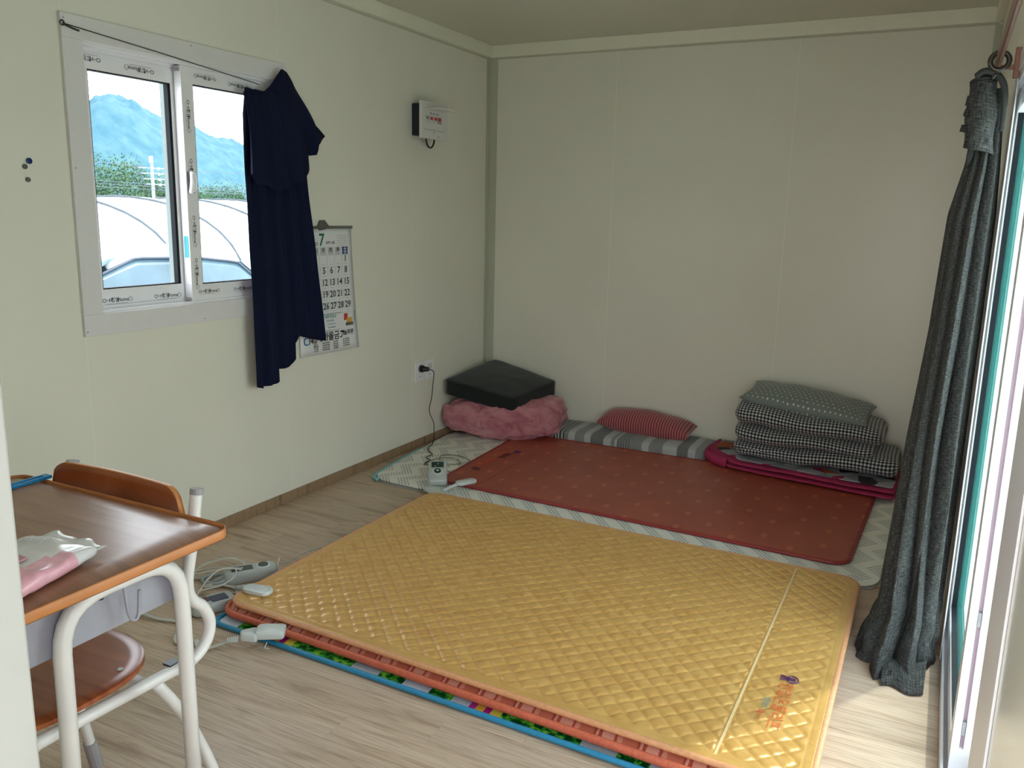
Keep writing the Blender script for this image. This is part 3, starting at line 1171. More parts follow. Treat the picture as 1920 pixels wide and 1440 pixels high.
# ================================================================== magnets on the wall
for (nm, yy, zz, r, mt, lb) in (('magnet', 1.7265, 1.4630, .0095, 'bluemag', 'round blue magnet, upper one of the wall magnets left of the window'),
                                ('magnet', 1.711, 1.4450, .0078, 'clay', 'small grey magnet touching the blue magnet on the left wall'),
                                ('magnet', 1.7175, 1.4055, .0076, 'clay', 'small grey magnet alone below the blue magnet')):
    o = ob(nm, MB().cyl((.0004, yy, zz), (1, 0, 0), r, .006, 24), mt, None, bevel=.0012)
    tag(auto(o), lb, 'magnet', 'round magnets on the left wall')

# ================================================================== calendar
cal = thing('wall_calendar', 'white paper wall calendar showing July behind the navy curtain', 'calendar', (.0, 3.15, .66))
CX0 = .004


def cal_pt(u, v):
    yy = 2.952 + u * .385 + v * (.030 * u - .008)
    zz = 1.247 - .585 * v
    xx = CX0 + .022 * v * v * (0.3 + .7 * u)
    return Vector((xx, yy, zz))


grid_obj('sheet', 12, 16, cal_pt, 'paper', cal, thick=.001)
part('top_bar', MB().box(.002, .009, 2.945, 3.345, 1.245, 1.258), 'holdergrey', cal, bevel=.002)
mb = MB().add([(.002, 3.085, 1.252), (.002, 3.10, 1.238), (.002, 3.135, 1.243), (.002, 3.165, 1.257), (.002, 3.135, 1.285), (.002, 3.105, 1.283),
               (.012, 3.085, 1.252), (.012, 3.10, 1.238), (.012, 3.135, 1.243), (.012, 3.165, 1.257), (.012, 3.135, 1.285), (.012, 3.105, 1.283)],
              [(0, 1, 2, 3, 4, 5), (11, 10, 9, 8, 7, 6)] + [(i, i + 6, (i + 1) % 6 + 6, (i + 1) % 6) for i in range(6)])
part('hanger', mb, 'clay', cal)


def cpos(yy, zz, lift=.0012):
    v = (1.247 - zz) / .585
    u = (yy + .008 * v - 2.952) / (.385 + .030 * v)
    p = cal_pt(u, v)
    return (p.x + lift, yy, zz)


BOLD = .022
cols = [3.285 - .0535 * k for k in range(6, -1, -1)]
cols = [c for c in cols]
colx = lambda c, z: cols[c] + (1.14 - z) * .030
blk, nav, red = [], [], []
it = []
for c, ch in enumerate('\u65e5\u6708\u706b\u6c34\u6728\u91d1\u571f'):
    if c < 6:
        it.append((ch, .026, cpos(cols[c], 1.146, .0022), Yp, Zp, 'CENTER'))
rows = {1: 1.100, 2: 1.046, 3: .990, 4: .934, 5: .878}
d = 1
for r in range(1, 6):
    for c in range(7):
        if r == 1 and c < 6:
            continue
        zz = rows[r]
        e = (str(d), .043, cpos(colx(c, zz), zz + .004), Yp, Zp, 'CENTER')
        (red if c == 0 else it).append(e)
        d += 1
for e in it:
    lettering('date_number' if e[0].isdigit() else 'weekday_sign', [e], 'ink', cal)
for e in red:
    lettering('date_number', [e], 'redink', cal)
lettering('month_number', [('7', .078, cpos(3.116, 1.192), Yp, Zp, 'CENTER')], 'greenink', cal)
lettering('year', [('2023', .02, cpos(3.068, 1.176), Yp, Zp, 'CENTER'), ('\uc74c\ub825 5\u00b76\uc6d4', .015, cpos(3.178, 1.180), Yp, Zp, 'CENTER')], 'ink', cal)
for c in range(7):
    cc = cpos(cols[c], 1.143, .0009)
    part('weekday_box', MB().box(cc[0], cc[0] + .0008, cols[c] - .021, cols[c] + .021, 1.124, 1.160), 'navyprint' if c == 6 else 'paleprint', cal)
lettering('saturday_sign', [('\u571f', .026, cpos(cols[6], 1.146, .0022), Yp, Zp, 'CENTER'), ('SAT', .010, cpos(cols[6], 1.129, .0022), Yp, Zp, 'CENTER')], 'whiteprint', cal)
mb = MB()
for k in range(6):
    zz = 1.122 - .0555 * k
    a, b = cpos(2.965, zz), cpos(3.31 + (1.14 - zz) * .03, zz)
    mb.box(min(a[0], b[0]) - .0003, max(a[0], b[0]), a[1], b[1], zz - .0004, zz + .0004)
for c in range(8):
    for k in range(5):
        za, zb = 1.122 - .0555 * k, 1.122 - .0555 * (k + 1)
        yy = colx(min(c, 6), (za + zb) / 2) + (-.0267 if c < 7 else .0267)
        p = cpos(yy, (za + zb) / 2)
        mb.box(p[0] - .0012, p[0], yy - .0003, yy + .0003, zb, za)
part('grid_lines', mb, 'greyprint', cal)['kind'] = 'stuff'
# tiny month table
mb = MB()
for r in range(6):
    for c in range(7):
        yy, zz = 3.232 + c * .0105, 1.213 - r * .0115
        p = cpos(yy, zz)
        mb.box(p[0] - .0005, p[0], yy - .002, yy + .002, zz - .0022, zz + .0022)
part('small_month_table', mb, 'greyprint', cal)['kind'] = 'stuff'
# captions under the dates, advertising box, footer
it2 = []
mb = MB()
for r in rows:
    for c in range(7):
        yy, zz = colx(c, rows[r]), rows[r] - .0205
        p = cpos(yy, zz)
        mb.box(p[0] - .0004, p[0], yy - .011, yy + .011, zz - .0009, zz + .0009)
part('small_print', mb, 'greyprint', cal)['kind'] = 'stuff'
mb = MB()
for (ya, yb, za, zb) in ((2.99, 3.335, .8465, .848), (2.99, 3.338, .7665, .768), (3.3365, 3.338, .768, .848)):
    p = cpos((ya + yb) / 2, (za + zb) / 2, .002)
    mb.box(p[0] - .002, p[0], ya, yb, za, zb)
part('advert_border', mb, 'greenink', cal)['kind'] = 'stuff'
lettering('advert_text', [('\ub300\ud55c \uc815\uacf5\uae08', .017, cpos(3.16, .832), Yp, Zp, 'CENTER'), ('\uc6b0\uc218\ud55c \uae08\uc735', .011, cpos(3.155, .813), Yp, Zp, 'CENTER'), ('www.info.co.kr', .010, cpos(3.165, .798), Yp, Zp, 'CENTER'), ('TEL 000-0000', .010, cpos(3.165, .782), Yp, Zp, 'CENTER')], 'tealink', cal)
for (ya, yb, za, zb, mt) in ((3.258, 3.285, .806, .838, 'redink'), (3.275, 3.318, .792, .816, 'goldink'), (3.268, 3.325, .778, .793, 'holdergrey')):
    p = cpos((ya + yb) / 2, (za + zb) / 2, .002)
    part('advert_picture', MB().box(p[0] - .001, p[0], ya, yb, za, zb), mt, cal)
lettering('bank_name', [('\uc0c8\ub9c8\uc744\uae08\uace0', .045, cpos(3.155, .738, .003), Yp, Zp, 'CENTER'), ('\ub298\ud478\ub978', .027, cpos(3.285, .745, .003), Yp, Zp, 'CENTER'), ('MG', .035, cpos(3.028, .730, .003), Yp, Zp, 'CENTER')], 'ink', cal)
foot = []
for r in range(4):
    zz = .712 - r * .0105
    foot += [(('\ubcf8  \uc810', '\ubd80\ud65c\uc9c0\uc810', '\uad6c \uc9c0 \uc810', '\uc2e0 \uc9c0 \uc810')[r], .0095, cpos(3.045, zz, .003), Yp, Zp, 'CENTER'), ('043)000-0000', .0095, cpos(3.115, zz, .003), Yp, Zp, 'CENTER'), ('000-0000', .0095, cpos(3.185, zz, .003), Yp, Zp, 'CENTER'), ('Fax 000-0000', .009, cpos(3.262, zz + .004, .003), Yp, Zp, 'CENTER')]
lettering('branch_list', foot, 'ink', cal)
for sgn, mt in ((-1, 'blueink'), (1, 'greyprint')):
    c = Vector((cpos(2.990, .733, .003)))
    pts = [c + Vector((0, sgn * .007 + .014 * cos(radians(a)) * sgn, .016 * sin(radians(a)))) for a in range(-110, 111, 20)]
    part('emblem', MB().tube(pts, .0032, 6), mt, cal)

# ================================================================== cloths
# black string across the window, holding the navy curtain
BOLD = 0.0
cr = thing('curtain_string', 'thin black string stretched across the window top', 'string', (.02, 1.868, 1.897))
part('string', MB().tube([(.018, 1.870, 1.896), (.019, 2.25, 1.868), (.024, 2.652, 1.834), (.030, 2.72, 1.826)], .0017, 6), 'black', cr)
part('knot', MB().tube([(.018 + 0, 1.868 + .0075 * cos(a * pi / 6), 1.897 + .0075 * sin(a * pi / 6)) for a in range(12)], .0023, 6, closed=True), 'black', cr)
part('knot', MB().tube([(.018, 1.876, 1.893), (.018, 1.905, 1.886), (.018, 1.926, 1.883)], .0032, 6), 'black', cr)

nc = thing('navy_curtain', 'dark navy cloth curtain bunched at the right side of the window', 'curtain', (.04, 2.75, .6))


def lerp_pts(tab, t):
    if t <= tab[0][0]:
        return tab[0][1]
    for (a, va), (b, vb) in zip(tab[:-1], tab[1:]):
        if t <= b:
            k = (t - a) / (b - a)
            return va + (vb - va) * k
    return tab[-1][1]


# long back layer: left edge / right edge by height, ragged hem by width
navL = [(.58, 2.619), (.96, 2.608), (1.30, 2.598), (1.46, 2.598), (1.70, 2.608), (1.80, 2.628)]
navR = [(.58, 3.06), (.74, 3.073), (1.10, 3.025), (1.57, 2.960), (1.80, 2.86)]
hem = [(0, .590), (.10, .577), (.27, .585), (.34, .605), (.37, .640), (.47, .645), (.52, .680), (.58, .690), (.60, .730), (.64, .775), (.80, .752), (.97, .735), (.985, .765), (1, .770)]
topn = [(0, 1.80), (.5, 1.80), (1, 1.82)]


def nav_fn(u, v):
    z = lerp_pts(topn, u) * (1 - v) + lerp_pts(hem, u) * v
    a, b = lerp_pts(navL, z), lerp_pts(navR, z)
    yy = a + (b - a) * u
    ph = u * 2 * pi
    amp = .009 + .010 * v
    x = .052 + amp * (sin(ph * 4.3 + 1.2 * sin(v * 2.5)) * .8 + .5 * sin(ph * 9.1 + v * 3)) + .006 * noise.noise(Vector((u * 5, v * 4, 0)))
    return Vector((x, yy - .012, z))


grid_obj('long_drop', 90, 60, nav_fn, 'navycloth', nc, thick=.0018)
flL = [(1.40, 2.64), (1.60, 2.605), (1.79, 2.630), (1.90, 2.84)]
ftop = [(0, 1.782), (.12, 1.776), (.35, 1.790), (.46, 1.80), (.60, 1.850), (.68, 1.902), (.76, 1.895), (.84, 1.86), (.92, 1.80), (1.0, 1.725)]
fbot = [(0, 1.47), (.10, 1.455), (.13, 1.43), (.30, 1.415), (.40, 1.40), (.55, 1.425), (.68, 1.445), (.76, 1.50), (.80, 1.560), (.88, 1.566), (.90, 1.61), (1.0, 1.650)]
fyt = [(0, 2.628), (.45, 2.745), (.68, 2.850), (.85, 2.93), (1, 3.0)]
fyb = [(0, 2.603), (.1, 2.63), (.4, 2.77), (.76, 2.955), (.84, 2.998), (.90, 3.015), (1, 3.072)]


def flap_fn(u, v):
    zt, zb = lerp_pts(ftop, u), lerp_pts(fbot, u)
    z = zt + (zb - zt) * v
    yy = lerp_pts(fyt, u) * (1 - v) + lerp_pts(fyb, u) * v
    x = .078 + .014 * v + (.004 + .010 * v) * (sin(u * 27 + 1.5) + .5 * sin(u * 49 + v * 2)) - .030 * (1 - v) ** 3
    return Vector((x, yy - .022, z))


grid_obj('folded_top', 80, 30, flap_fn, 'navycloth', nc, thick=.0018)

# ---- grey linen curtain on a copper rod by the sliding door
rod = thing('curtain_rod', 'copper coloured curtain rod along the wall over the sliding door', 'curtain rod', (2.66, 2.6, 1.75))
part('rod', MB().tube([(2.66, .33, 1.75), (2.66, 2.78, 1.75)], .0088, 16), 'copper', rod, smooth=True)
part('bracket', MB().box(2.700, 2.7145, 2.730, 2.752, 1.722, 1.800).box(2.66, 2.702, 2.734, 2.748, 1.744, 1.756), 'copper', rod, bevel=.0015)
part('bracket', MB().box(2.700, 2.7145, .45, .472, 1.722, 1.800).box(2.66, 2.702, .454, .468, 1.744, 1.756), 'copper', rod, bevel=.0015)
part('finial', MB().cyl((2.66, 2.781, 1.75), (0, 1, 0), .014, .02, 16), 'copper', rod, smooth=False)
ring = thing('curtain_ring', 'dark bronze curtain ring at the end of the copper rod', 'ring', (2.66, 2.585, 1.75))
part('ring', MB().tube([(2.661 + 0.0215 * cos(a * pi / 14), 2.585, 1.743 + 0.0215 * sin(a * pi / 14)) for a in range(28)], .0068, 10, closed=True), 'bronze', ring, smooth=True)
part('eyelet', MB().tube([(2.655, 2.585, 1.712), (2.650, 2.6, 1.704)], .003, 8), 'bronze', ring)

gc = thing('linen_curtain', 'charcoal grey linen curtain hanging to the floor by the sliding door', 'curtain', (2.62, 2.9, 0))
# outline per height (left, right)
cl = [(0.0, 2.462), (.06, 2.478), (.15, 2.515), (.35, 2.527), (.69, 2.546), (1.02, 2.570), (1.20, 2.577), (1.36, 2.584), (1.50, 2.612), (1.60, 2.618), (1.70, 2.622)]
crr = [(0.0, 2.704), (.15, 2.708), (.69, 2.7105), (1.02, 2.7115), (1.36, 2.710), (1.50, 2.703), (1.70, 2.690)]
cyc = [(0, 2.70), (.05, 2.71), (.12, 2.76), (.22, 2.80), (.5, 2.82), (1.2, 2.82), (1.7, 2.79)]
chd = [(0, .21), (.05, .20), (.12, .18), (.22, .15), (.5, .14), (1.2, .12), (1.7, .06)]


def crease(t):
    t = t % 1.0
    return (1 - abs(2 * t - 1)) ** .7


def lin_fn(u, v):
    z = .002 + (1.70 - .002) * v ** 1.15
    a, b = lerp_pts(cl, z), lerp_pts(crr, z)
    xc, hx = (a + b) / 2, (b - a) / 2
    yc, hy = lerp_pts(cyc, z), lerp_pts(chd, z)
    th = 2 * pi * u
    sh = .25 * sin(z * 1.7) + .6 * z
    k = crease(u * 8 + sh * .5 + .25 * sin(z * 2.3)) * .6 + crease(u * 5 + .3 - sh * .4) * .4
    amp = .52 + .08 * sin(z * 4)
    bk_ = max(0.0, 1 - z / .24)
    hx *= 1 + .05 * bk_ * sin(z * 85 + 3 * sin(th * 2))
    hy *= 1 + .07 * bk_ * sin(z * 70 + 2.2 * sin(th * 3))
    rad = 1 - amp * (1 - k) * (1.25 if sin(th) < 0 else .8)
    cx_ = cos(th)
    sx_ = sin(th)
    # keep the left and right extremes on the outline, fold the front deeply
    rx = 1 - (1 - rad) * (.25 + .75 * abs(sx_))
    return Vector((xc + hx * cx_ * rx, yc + hy * sx_ * rad, z))


grid_obj('drape', 320, 110, lin_fn, 'linen', gc, closed_u=True, uvfn=lambda u, v: (u * 1.6, v * 1.7))
# hem corner lying forward on the floor
def hemc(u, v):
    a = Vector((2.555, 2.60, .030)).lerp(Vector((2.675, 2.60, .055)), u)
    b = Vector((2.560, 2.49, .004)).lerp(Vector((2.672, 2.485, .004)), u)
    p = a.lerp(b, v)
    p.z += .018 * sin(pi * v) * (.6 + .4 * sin(u * 6))
    p.y += .012 * sin(u * 7)
    return p


grid_obj('hem_corner', 20, 14, hemc, 'linen', gc, uvfn=lambda u, v: (u * .12, v * .12), thick=.002)


# top wrap: the heading folded over the bunch
def wrap(u, v):
    th = radians(195 + 150 * u)
    z = 1.715 - .175 * v - .02 * v * u
    hx = .034 + .004 * v
    x = 2.633 + hx * cos(th) * 1.0 + (.006 * v)
    y = 2.735 + .050 * sin(th) - .012 * sin(pi * v)
    x += .003 * sin(v * 9 + u * 4)
    return Vector((x, y, z))


grid_obj('folded_heading', 30, 20, wrap, 'linen', gc, uvfn=lambda u, v: (u * .12, v * .17), thick=.004)


def wraptop(u, v):
    th = radians(190 + 170 * u)
    r = 1 - .75 * v
    return Vector((2.634 + .034 * cos(th) * r + .008 * v, 2.735 + .052 * sin(th) * r, 1.716 + .016 * sin(pi * .5 * v)))


grid_obj('folded_heading', 24, 6, wraptop, 'linen', gc, uvfn=lambda u, v: (u * .12, v * .05), thick=.003)
for (x, z, dx, dz) in ((2.606, 1.672, -.012, .03), (2.604, 1.640, -.012, .02), (2.602, 1.598, -.014, .022), (2.684, 1.655, .010, .024), (2.688, 1.60, .012, .028), (2.686, 1.54, .010, .026)):
    q = MB().add([(x, 2.775, z - dz / 2), (x + dx, 2.78, z - dz * .4), (x + dx * .7, 2.785, z + dz / 2), (x, 2.78, z + dz * .45), (x - dx, 2.83, z - dz / 2), (x - dx * .2, 2.83, z - dz * .4), (x, 2.83, z + dz / 2), (x - dx, 2.83, z + dz * .45)],
                 [(0, 1, 2, 3), (4, 7, 6, 5), (0, 4, 5, 1), (1, 5, 6, 2), (2, 6, 7, 3), (3, 7, 4, 0)])
    part('pleat_hook_end', q, 'linen', gc)
part('rolled_heading', MB().tube(spline([(2.612, 2.690, 1.722), (2.630, 2.683, 1.735), (2.658, 2.682, 1.728), (2.680, 2.690, 1.700), (2.688, 2.700, 1.650), (2.690, 2.705, 1.58)], 6), [.006] + [.0085] * 24 + [.007] * 6, 10), 'linen', gc, smooth=True)
# tail of heading hanging under the wrap
part('pleat', MB().tube([(2.630, 2.752, 1.57), (2.622, 2.750, 1.52), (2.618, 2.765, 1.49)], [.010, .009, .004], 8), 'linen', gc, smooth=True)

# ================================================================== mats on the floor
YEL = [(.592, 1.868), (2.458, 1.802), (2.452, 3.118), (.585, 3.150)]
ym = thing('gold_quilted_mat', 'gold satin diamond quilted heating mat on top of the floor stack', 'heating mat', (1.5, 2.45, .05))
LS = .0625


def quilt(X, Y, d):
    if d < .030:
        return -.0010 * (1 - min(1, abs(d - .026) / .004)) if d > .022 else 0.0
    if abs(X - 2.2275 - (Y - 2.4) * 0.0) < .009:
        return -.0022
    a = abs(sin(pi * ((X + Y) - 3.819) / LS))
    b = abs(sin(pi * ((X - Y) - .071) / LS))
    h = .0056 * (min(1, a * 1.3) ** .55 * min(1, b * 1.5) ** .32 - .9)
    h += .0016 * noise.noise(Vector((X * 40, Y * 40, 0)))
    if X > 2.237:
        h *= .9
    return h * min(1, (d - .030) / .012)


qm = slab('quilted_top', YEL, .0515, .0655, .075, 'gold', ym, (560, 400), quilt, inset=.010, edge=.006)
pr = rim_path(YEL, .075, .058, out=-.010, wob=0.0)
part('piping', MB().tube(pr, 1, 10, closed=True, flat=(.0105, .0085)), 'goldpipe', ym, smooth=True)
part('seam_strip', MB().box(2.2245, 2.2305, 1.835, 3.115, .0610, .0652), 'goldstitch', ym)
Xp, Xn = (1, 0, 0), (-1, 0, 0)
em = ym
Zl = .0680
lettering('embroidery', [('\ud55c\uc77c\uc628\ub3cc\ub9ac\ud504', .043, (2.328, 2.135, Zl), Yn, Xp, 'CENTER')], plain('orange_thread', srgb(205, 95, 45), .5), ym, label='orange embroidered lettering')
lettering('small_embroidery', [('\uc5f4\ub9e4\ud2b8', .021, (2.293, 2.125, Zl), Yn, Xp, 'CENTER')], plain('teal_thread', srgb(90, 140, 135), .5), ym)
lettering('small_embroidery', [('\uc219', .024, (2.289, 2.078, Zl), Yn, Xp, 'CENTER')], plain('red_thread', srgb(205, 45, 50), .5), ym)
lettering('small_embroidery', [('\ub9e4\ud2b8', .015, (2.287, 2.050, Zl), Yn, Xp, 'CENTER')], plain('rust_thread', srgb(160, 80, 50), .5), ym)


def glyph(o, s, flip=1):
    """three-stroke fork emblem with an arch, drawn in the mat plane"""
    O = Vector(o)
    R, U = Vector((0, -1 * flip, 0)), Vector((flip, 0, 0))
    P = lambda a, b: O + R * a * s + U * b * s
    mb = MB()
    for k in (-1, 0, 1):
        mb.tube([P(k * .6, -1.25), P(k * .45, -.6), P(k * .28, 0), P(k * .25, .8)], .0016, 6)
    mb.tube([P(-.9, -.1), P(.9, -.1)], .0016, 6)
    mb.tube([P(.95 * cos(radians(a)), .35 + .85 * sin(radians(a))) for a in range(-20, 201, 20)], .0018, 6)
    return mb


part('emblem', glyph((2.332, 2.278, Zl), .020), plain('purple_thread', (.07, .01, .09), .5), ym, label='purple embroidered emblem')
# two thin outline pieces of border stitching
COR = [(.574, 1.848), (2.452, 1.776), (2.436, 3.060), (.60, 3.09)]
cm = thing('coral_mat', 'coral satin heating mat, second layer under the gold mat', 'heating mat', (1.5, 2.4, .02))


def pad(X, Y, d):
    return .003 * min(1, d / .02) * abs(sin(X * 75)) ** .5 * (1 if d > .012 else 0)


slab('satin_top', COR, .019, .042, .075, 'coral', cm, (300, 40), pad, inset=.016, edge=.01)
part('piping', MB().tube(rim_path(COR, .075, .0310, out=-.009), 1, 12, closed=True, flat=(.0095, .0120)), 'coralpipe', cm, smooth=True)
BLU = [(.585, 1.812), (2.440, 1.764), (2.42, 3.05), (.62, 3.08)]
bm_ = thing('printed_mat', 'thin blue rimmed mat with colourful print at the bottom of the stack', 'play mat', (1.5, 2.4, 0))
slab('printed_top', BLU, .001, .0125, .05, 'playmat', bm_, (20, 16), None, inset=.008, edge=.002)
part('rim', MB().tube(rim_path(BLU, .05, .0085, out=-.004), 1, 10, closed=True, flat=(.0085, .0078)), 'cyanpipe', bm_, smooth=True)

WH = [(.140, 3.285), (2.508, 3.150), (2.508, 4.40), (.020, 4.290)]
wm = thing('foam_mat', 'cream foam mat with grey chevron dashes under the brown mat', 'mat', (1.3, 3.8, 0))
slab('foam_top', WH, .0135, .0215, .10, 'foam', wm, (60, 40), None, inset=.001, edge=.003)
slab('foam_edge', WH, .0015, .0133, .10, 'foamedge', wm, (30, 20), None, edge=.002)
tl = slab('folded_foam', [(.130, 3.31), (.40, 3.40), (.42, 4.1), (.045, 4.0)], .0005, .0012, .05, 'foamteal', wm, (16, 16), None, edge=.001)
tp = MB().tube(spline([(.180, 3.292, .010), (.135, 3.325, .0115), (.118, 3.40, .012), (.085, 3.65, .012), (.060, 3.88, .010)], 6), 1, 8, flat=(.012, .0085))
part('teal_edge', tp, 'foamteal', wm, smooth=True, label='pale teal underside showing along the edge')

BR = [(.478, 3.385), (2.390, 3.293), (2.425, 4.405), (.430, 4.405)]
bm2 = thing('brown_heating_mat', 'red brown leatherette heating mat with small gold marks and red piping', 'heating mat', (1.4, 3.8, .02))


def und(X, Y, d):
    return .0012 * noise.noise(Vector((X * 2.2, Y * 2.2, 3))) - (.0012 if .012 < d < .017 else 0)


slab('leatherette_top', BR, .0225, .036, .075, 'leather', bm2, (240, 150), und, inset=.006, edge=.006)
part('piping', MB().tube(rim_path(BR, .075, .0305, out=-.004), 1, 10, closed=True, flat=(.0085, .0078)), 'redpipe', bm2, smooth=True)
lettering('embroidery', [('\ud55c\uc77c\uc628\ub3cc', .052, (.552, 3.755, .0385), Yp, Xn, 'CENTER'), ('\uc219', .05, (.535, 3.955, .0385), Yp, Xn, 'CENTER')], plain('orange_thread_bright', srgb(225, 90, 50), .5), bm2, label='orange embroidered lettering')
lettering('small_embroidery', [('\uc5f4\ub9e4\ud2b8', .046, (.578, 3.925, .0385), Yp, Xn, 'CENTER')], plain('black_thread', (.01, .005, .01), .5), bm2)
part('emblem', glyph((.552, 3.635, .0385), .017, -1), plain('wine_thread', (.06, .005, .02), .5), bm2)
part('emblem', glyph((.60, 4.02, .0385), .015, -1), plain('violet_thread', (.07, .015, .12), .5), bm2)
part('crease_seam', MB().box(.690, .692, 3.33, 4.40, .0352, .0366), 'redpipe', bm2)


# ================================================================== bedding
def puff(name, x0, x1, prof, mt, parent, nx=90, ns=40, e=2.6, endp=3.0, wr=.004, wscale=14, seed=0.0, u0=0.0):
    """soft folded slab along x: prof(t) -> (yc, zc, half depth, half height)"""
    def f(u, v):
        th = 2 * pi * u
        t = .25 * v + .75 * (.5 - .5 * cos(pi * v))
        x = x0 + (x1 - x0) * t
        yc, zc, hy, hz = prof(t)
        rr_ = max(hz * .75, .004)
        Rp = min(.085, hz * 1.4) if hz > .02 else .02
        dd_ = min(t, 1 - t) * (x1 - x0)
        k = 1.0 if dd_ > rr_ else sqrt(max(0, 1 - (1 - dd_ / rr_) ** 2))
        kp = 1.0 if dd_ > Rp else 1 - (1 - sqrt(max(0, 1 - (1 - dd_ / Rp) ** 2))) * Rp / hy
        c, s_ = cos(th), sin(th)
        Y = yc + hy * kp * (abs(c) ** (2 / e)) * (1 if c >= 0 else -1) * (.84 + .16 * k)
        Z = zc + hz * (abs(s_) ** (2 / e)) * (1 if s_ >= 0 else -1) * k
        n = noise.noise(Vector((x * wscale, Y * wscale + seed, Z * wscale)))
        return Vector((x + n * wr * .5, Y + n * wr * c, Z + n * wr * s_))
    peri = [0.0]
    yc, zc, hy, hz = prof(.5)
    prev = None
    for i in range(ns + 1):
        th = 2 * pi * i / ns
        c, s_ = cos(th), sin(th)
        p = (hy * (abs(c) ** (2 / e)) * (1 if c >= 0 else -1), hz * (abs(s_) ** (2 / e)) * (1 if s_ >= 0 else -1))
        if prev:
            peri.append(peri[-1] + sqrt((p[0] - prev[0]) ** 2 + (p[1] - prev[1]) ** 2))
        prev = p
    return grid_obj(name, ns, nx, f, mt, parent, closed_u=True, cap=True, uvfn=lambda u, v: (u0 + (x1 - x0) * (.25 * v + .75 * (.5 - .5 * cos(pi * v))), peri[min(ns, int(round(u * ns)))]))


def pillow(name, c, w, d, h, mt, parent=None, rotz=0.0, roty=0.0, rotx=0.0, n=36, pinch=.10, wr=.006, seed=0.0):
    R = Matrix.Rotation(rotz, 3, 'Z') @ Matrix.Rotation(roty, 3, 'Y') @ Matrix.Rotation(rotx, 3, 'X')
    vs, fs, uvs = [], [], []
    for side in (1, -1):
        for j in range(n + 1):
            for i in range(n + 1):
                u, v = 2 * i / n - 1, 2 * j / n - 1
                u, v = sin(u * pi / 2), sin(v * pi / 2)
                x = w / 2 * u * (1 - pinch * (1 - v * v))
                y = d / 2 * v * (1 - pinch * (1 - u * u))
                k = max(0, (1 - u ** 2) * (1 - v ** 2)) ** .42
                z = side * h / 2 * k
                nz = noise.noise(Vector((x * 9 + seed, y * 9, side * 3.0))) * wr * min(1, k * 3)
                vs.append(Vector(c) + R @ Vector((x, y, z + nz * side)))
                uvs.append((x, y))
    m = (n + 1) * (n + 1)
    for s in (0, 1):
        for j in range(n):
            for i in range(n):
                a = s * m + j * (n + 1) + i
                q = (a, a + 1, a + n + 2, a + n + 1)
                fs.append(q if s == 0 else q[::-1])
    me = bpy.data.meshes.new(name)
    me.from_pydata([tuple(v) for v in vs], [], fs)
    uvl = me.uv_layers.new(name='UVMap')
    for p in me.polygons:
        for li in p.loop_indices:
            uvl.data[li].uv = uvs[me.loops[li].vertex_index]
    bm = bmesh.new()
    bm.from_mesh(me)
    bmesh.ops.remove_doubles(bm, verts=bm.verts, dist=1e-5)
    bm.to_mesh(me)
    bm.free()
    return link(name, me, mt, parent, smooth=True)


# grey striped quilt folded flat against the back wall
sq = thing('striped_quilt', 'grey striped quilt folded flat on the floor against the back wall', 'quilt', (1.0, 4.56, 0))


def sqp(t):
    return (4.562, .044 + .002 * sin(t * 9), .150, .043 + .002 * sin(t * 23))


puff('folded_layer', .425, 1.565, sqp, 'greystripe', sq, 130, 44, e=5.0, endp=14, wr=.005, wscale=11)
# red pinstripe pillow
rp = pillow('red_pillow', (1.135, 4.635, .136), .560, .180, .165, 'redstripe', None, rotz=radians(-3), roty=radians(2), rotx=radians(12), pinch=.04)
tag(rp, 'small red pinstripe pillow lying on the grey striped quilt', 'pillow')

# pink satin bundle in the corner
pb = thing('pink_bedding_bundle', 'pink quilted satin bedding bundled up in the room corner', 'bedding', (.33, 4.46, 0))


def blob(u, v):
    th = 2 * pi * u
    ph = pi * (v - .5)
    e = .62
    c, s = cos(th), sin(th)
    cp, sp = cos(ph), sin(ph)
    sg = lambda a, k: (abs(a) ** k) * (1 if a >= 0 else -1)
    x = .318 + .330 * sg(c, .70) * sg(cp, e)
    y = 4.455 + .25 * sg(s, .75) * sg(cp, e)
    y -= .13 * max(0, 1 - x / .50) * (1 if s < 0 else .3)
    z = .137 + .132 * sg(sp, .75)
    if c > .5:
        x += (c - .5) * .06
    n = noise.noise(Vector((x * 6, y * 7, z * 9))) * .030 + noise.noise(Vector((x * 17, y * 17, z * 30))) * .012 + noise.noise(Vector((x * 22, y * 22, z * 70))) * .006
    fold = .014 * (1 - abs(sin(x * 13 + z * 22 + 1.0))) ** 3 + .010 * (1 - abs(sin(x * 9 - z * 30))) ** 4
    d = Vector((c * cp, s * cp, sp))
    p = Vector((x, y, z)) + d * (n - fold)
    p.z = max(p.z, .024)
    p.x = max(p.x, .010)
    p.y = min(p.y, 4.716)
    return p


grid_obj('bundle', 200, 110, blob, 'pinksatin', pb, closed_u=True)


def ear(u, v):       # loose corner of satin sticking out to the right
    p = Vector((.46, 4.38, .20)).lerp(Vector((.665, 4.43, .165)), v)
    w = .085 * (1 - v) ** .7 + .010
    p += Vector((0, 0, -1)) * w * u + Vector((0, -.04 * sin(pi * u), 0)) * (1 - v)
    p.z += .008 * sin(v * 12 + u * 5)
    return p


grid_obj('loose_corner', 14, 20, ear, 'pinksatin', pb, thick=.012)


# black cushion lying on the bundle
bc = thing('floor_cushion', 'square black fabric floor cushion lying on the pink bundle', 'cushion', (.3, 4.4, .25))
TQ = [Vector((.030, 4.165, .362)), Vector((.475, 4.205, .286)), Vector((.565, 4.610, .338)), Vector((.085, 4.700, .418))]


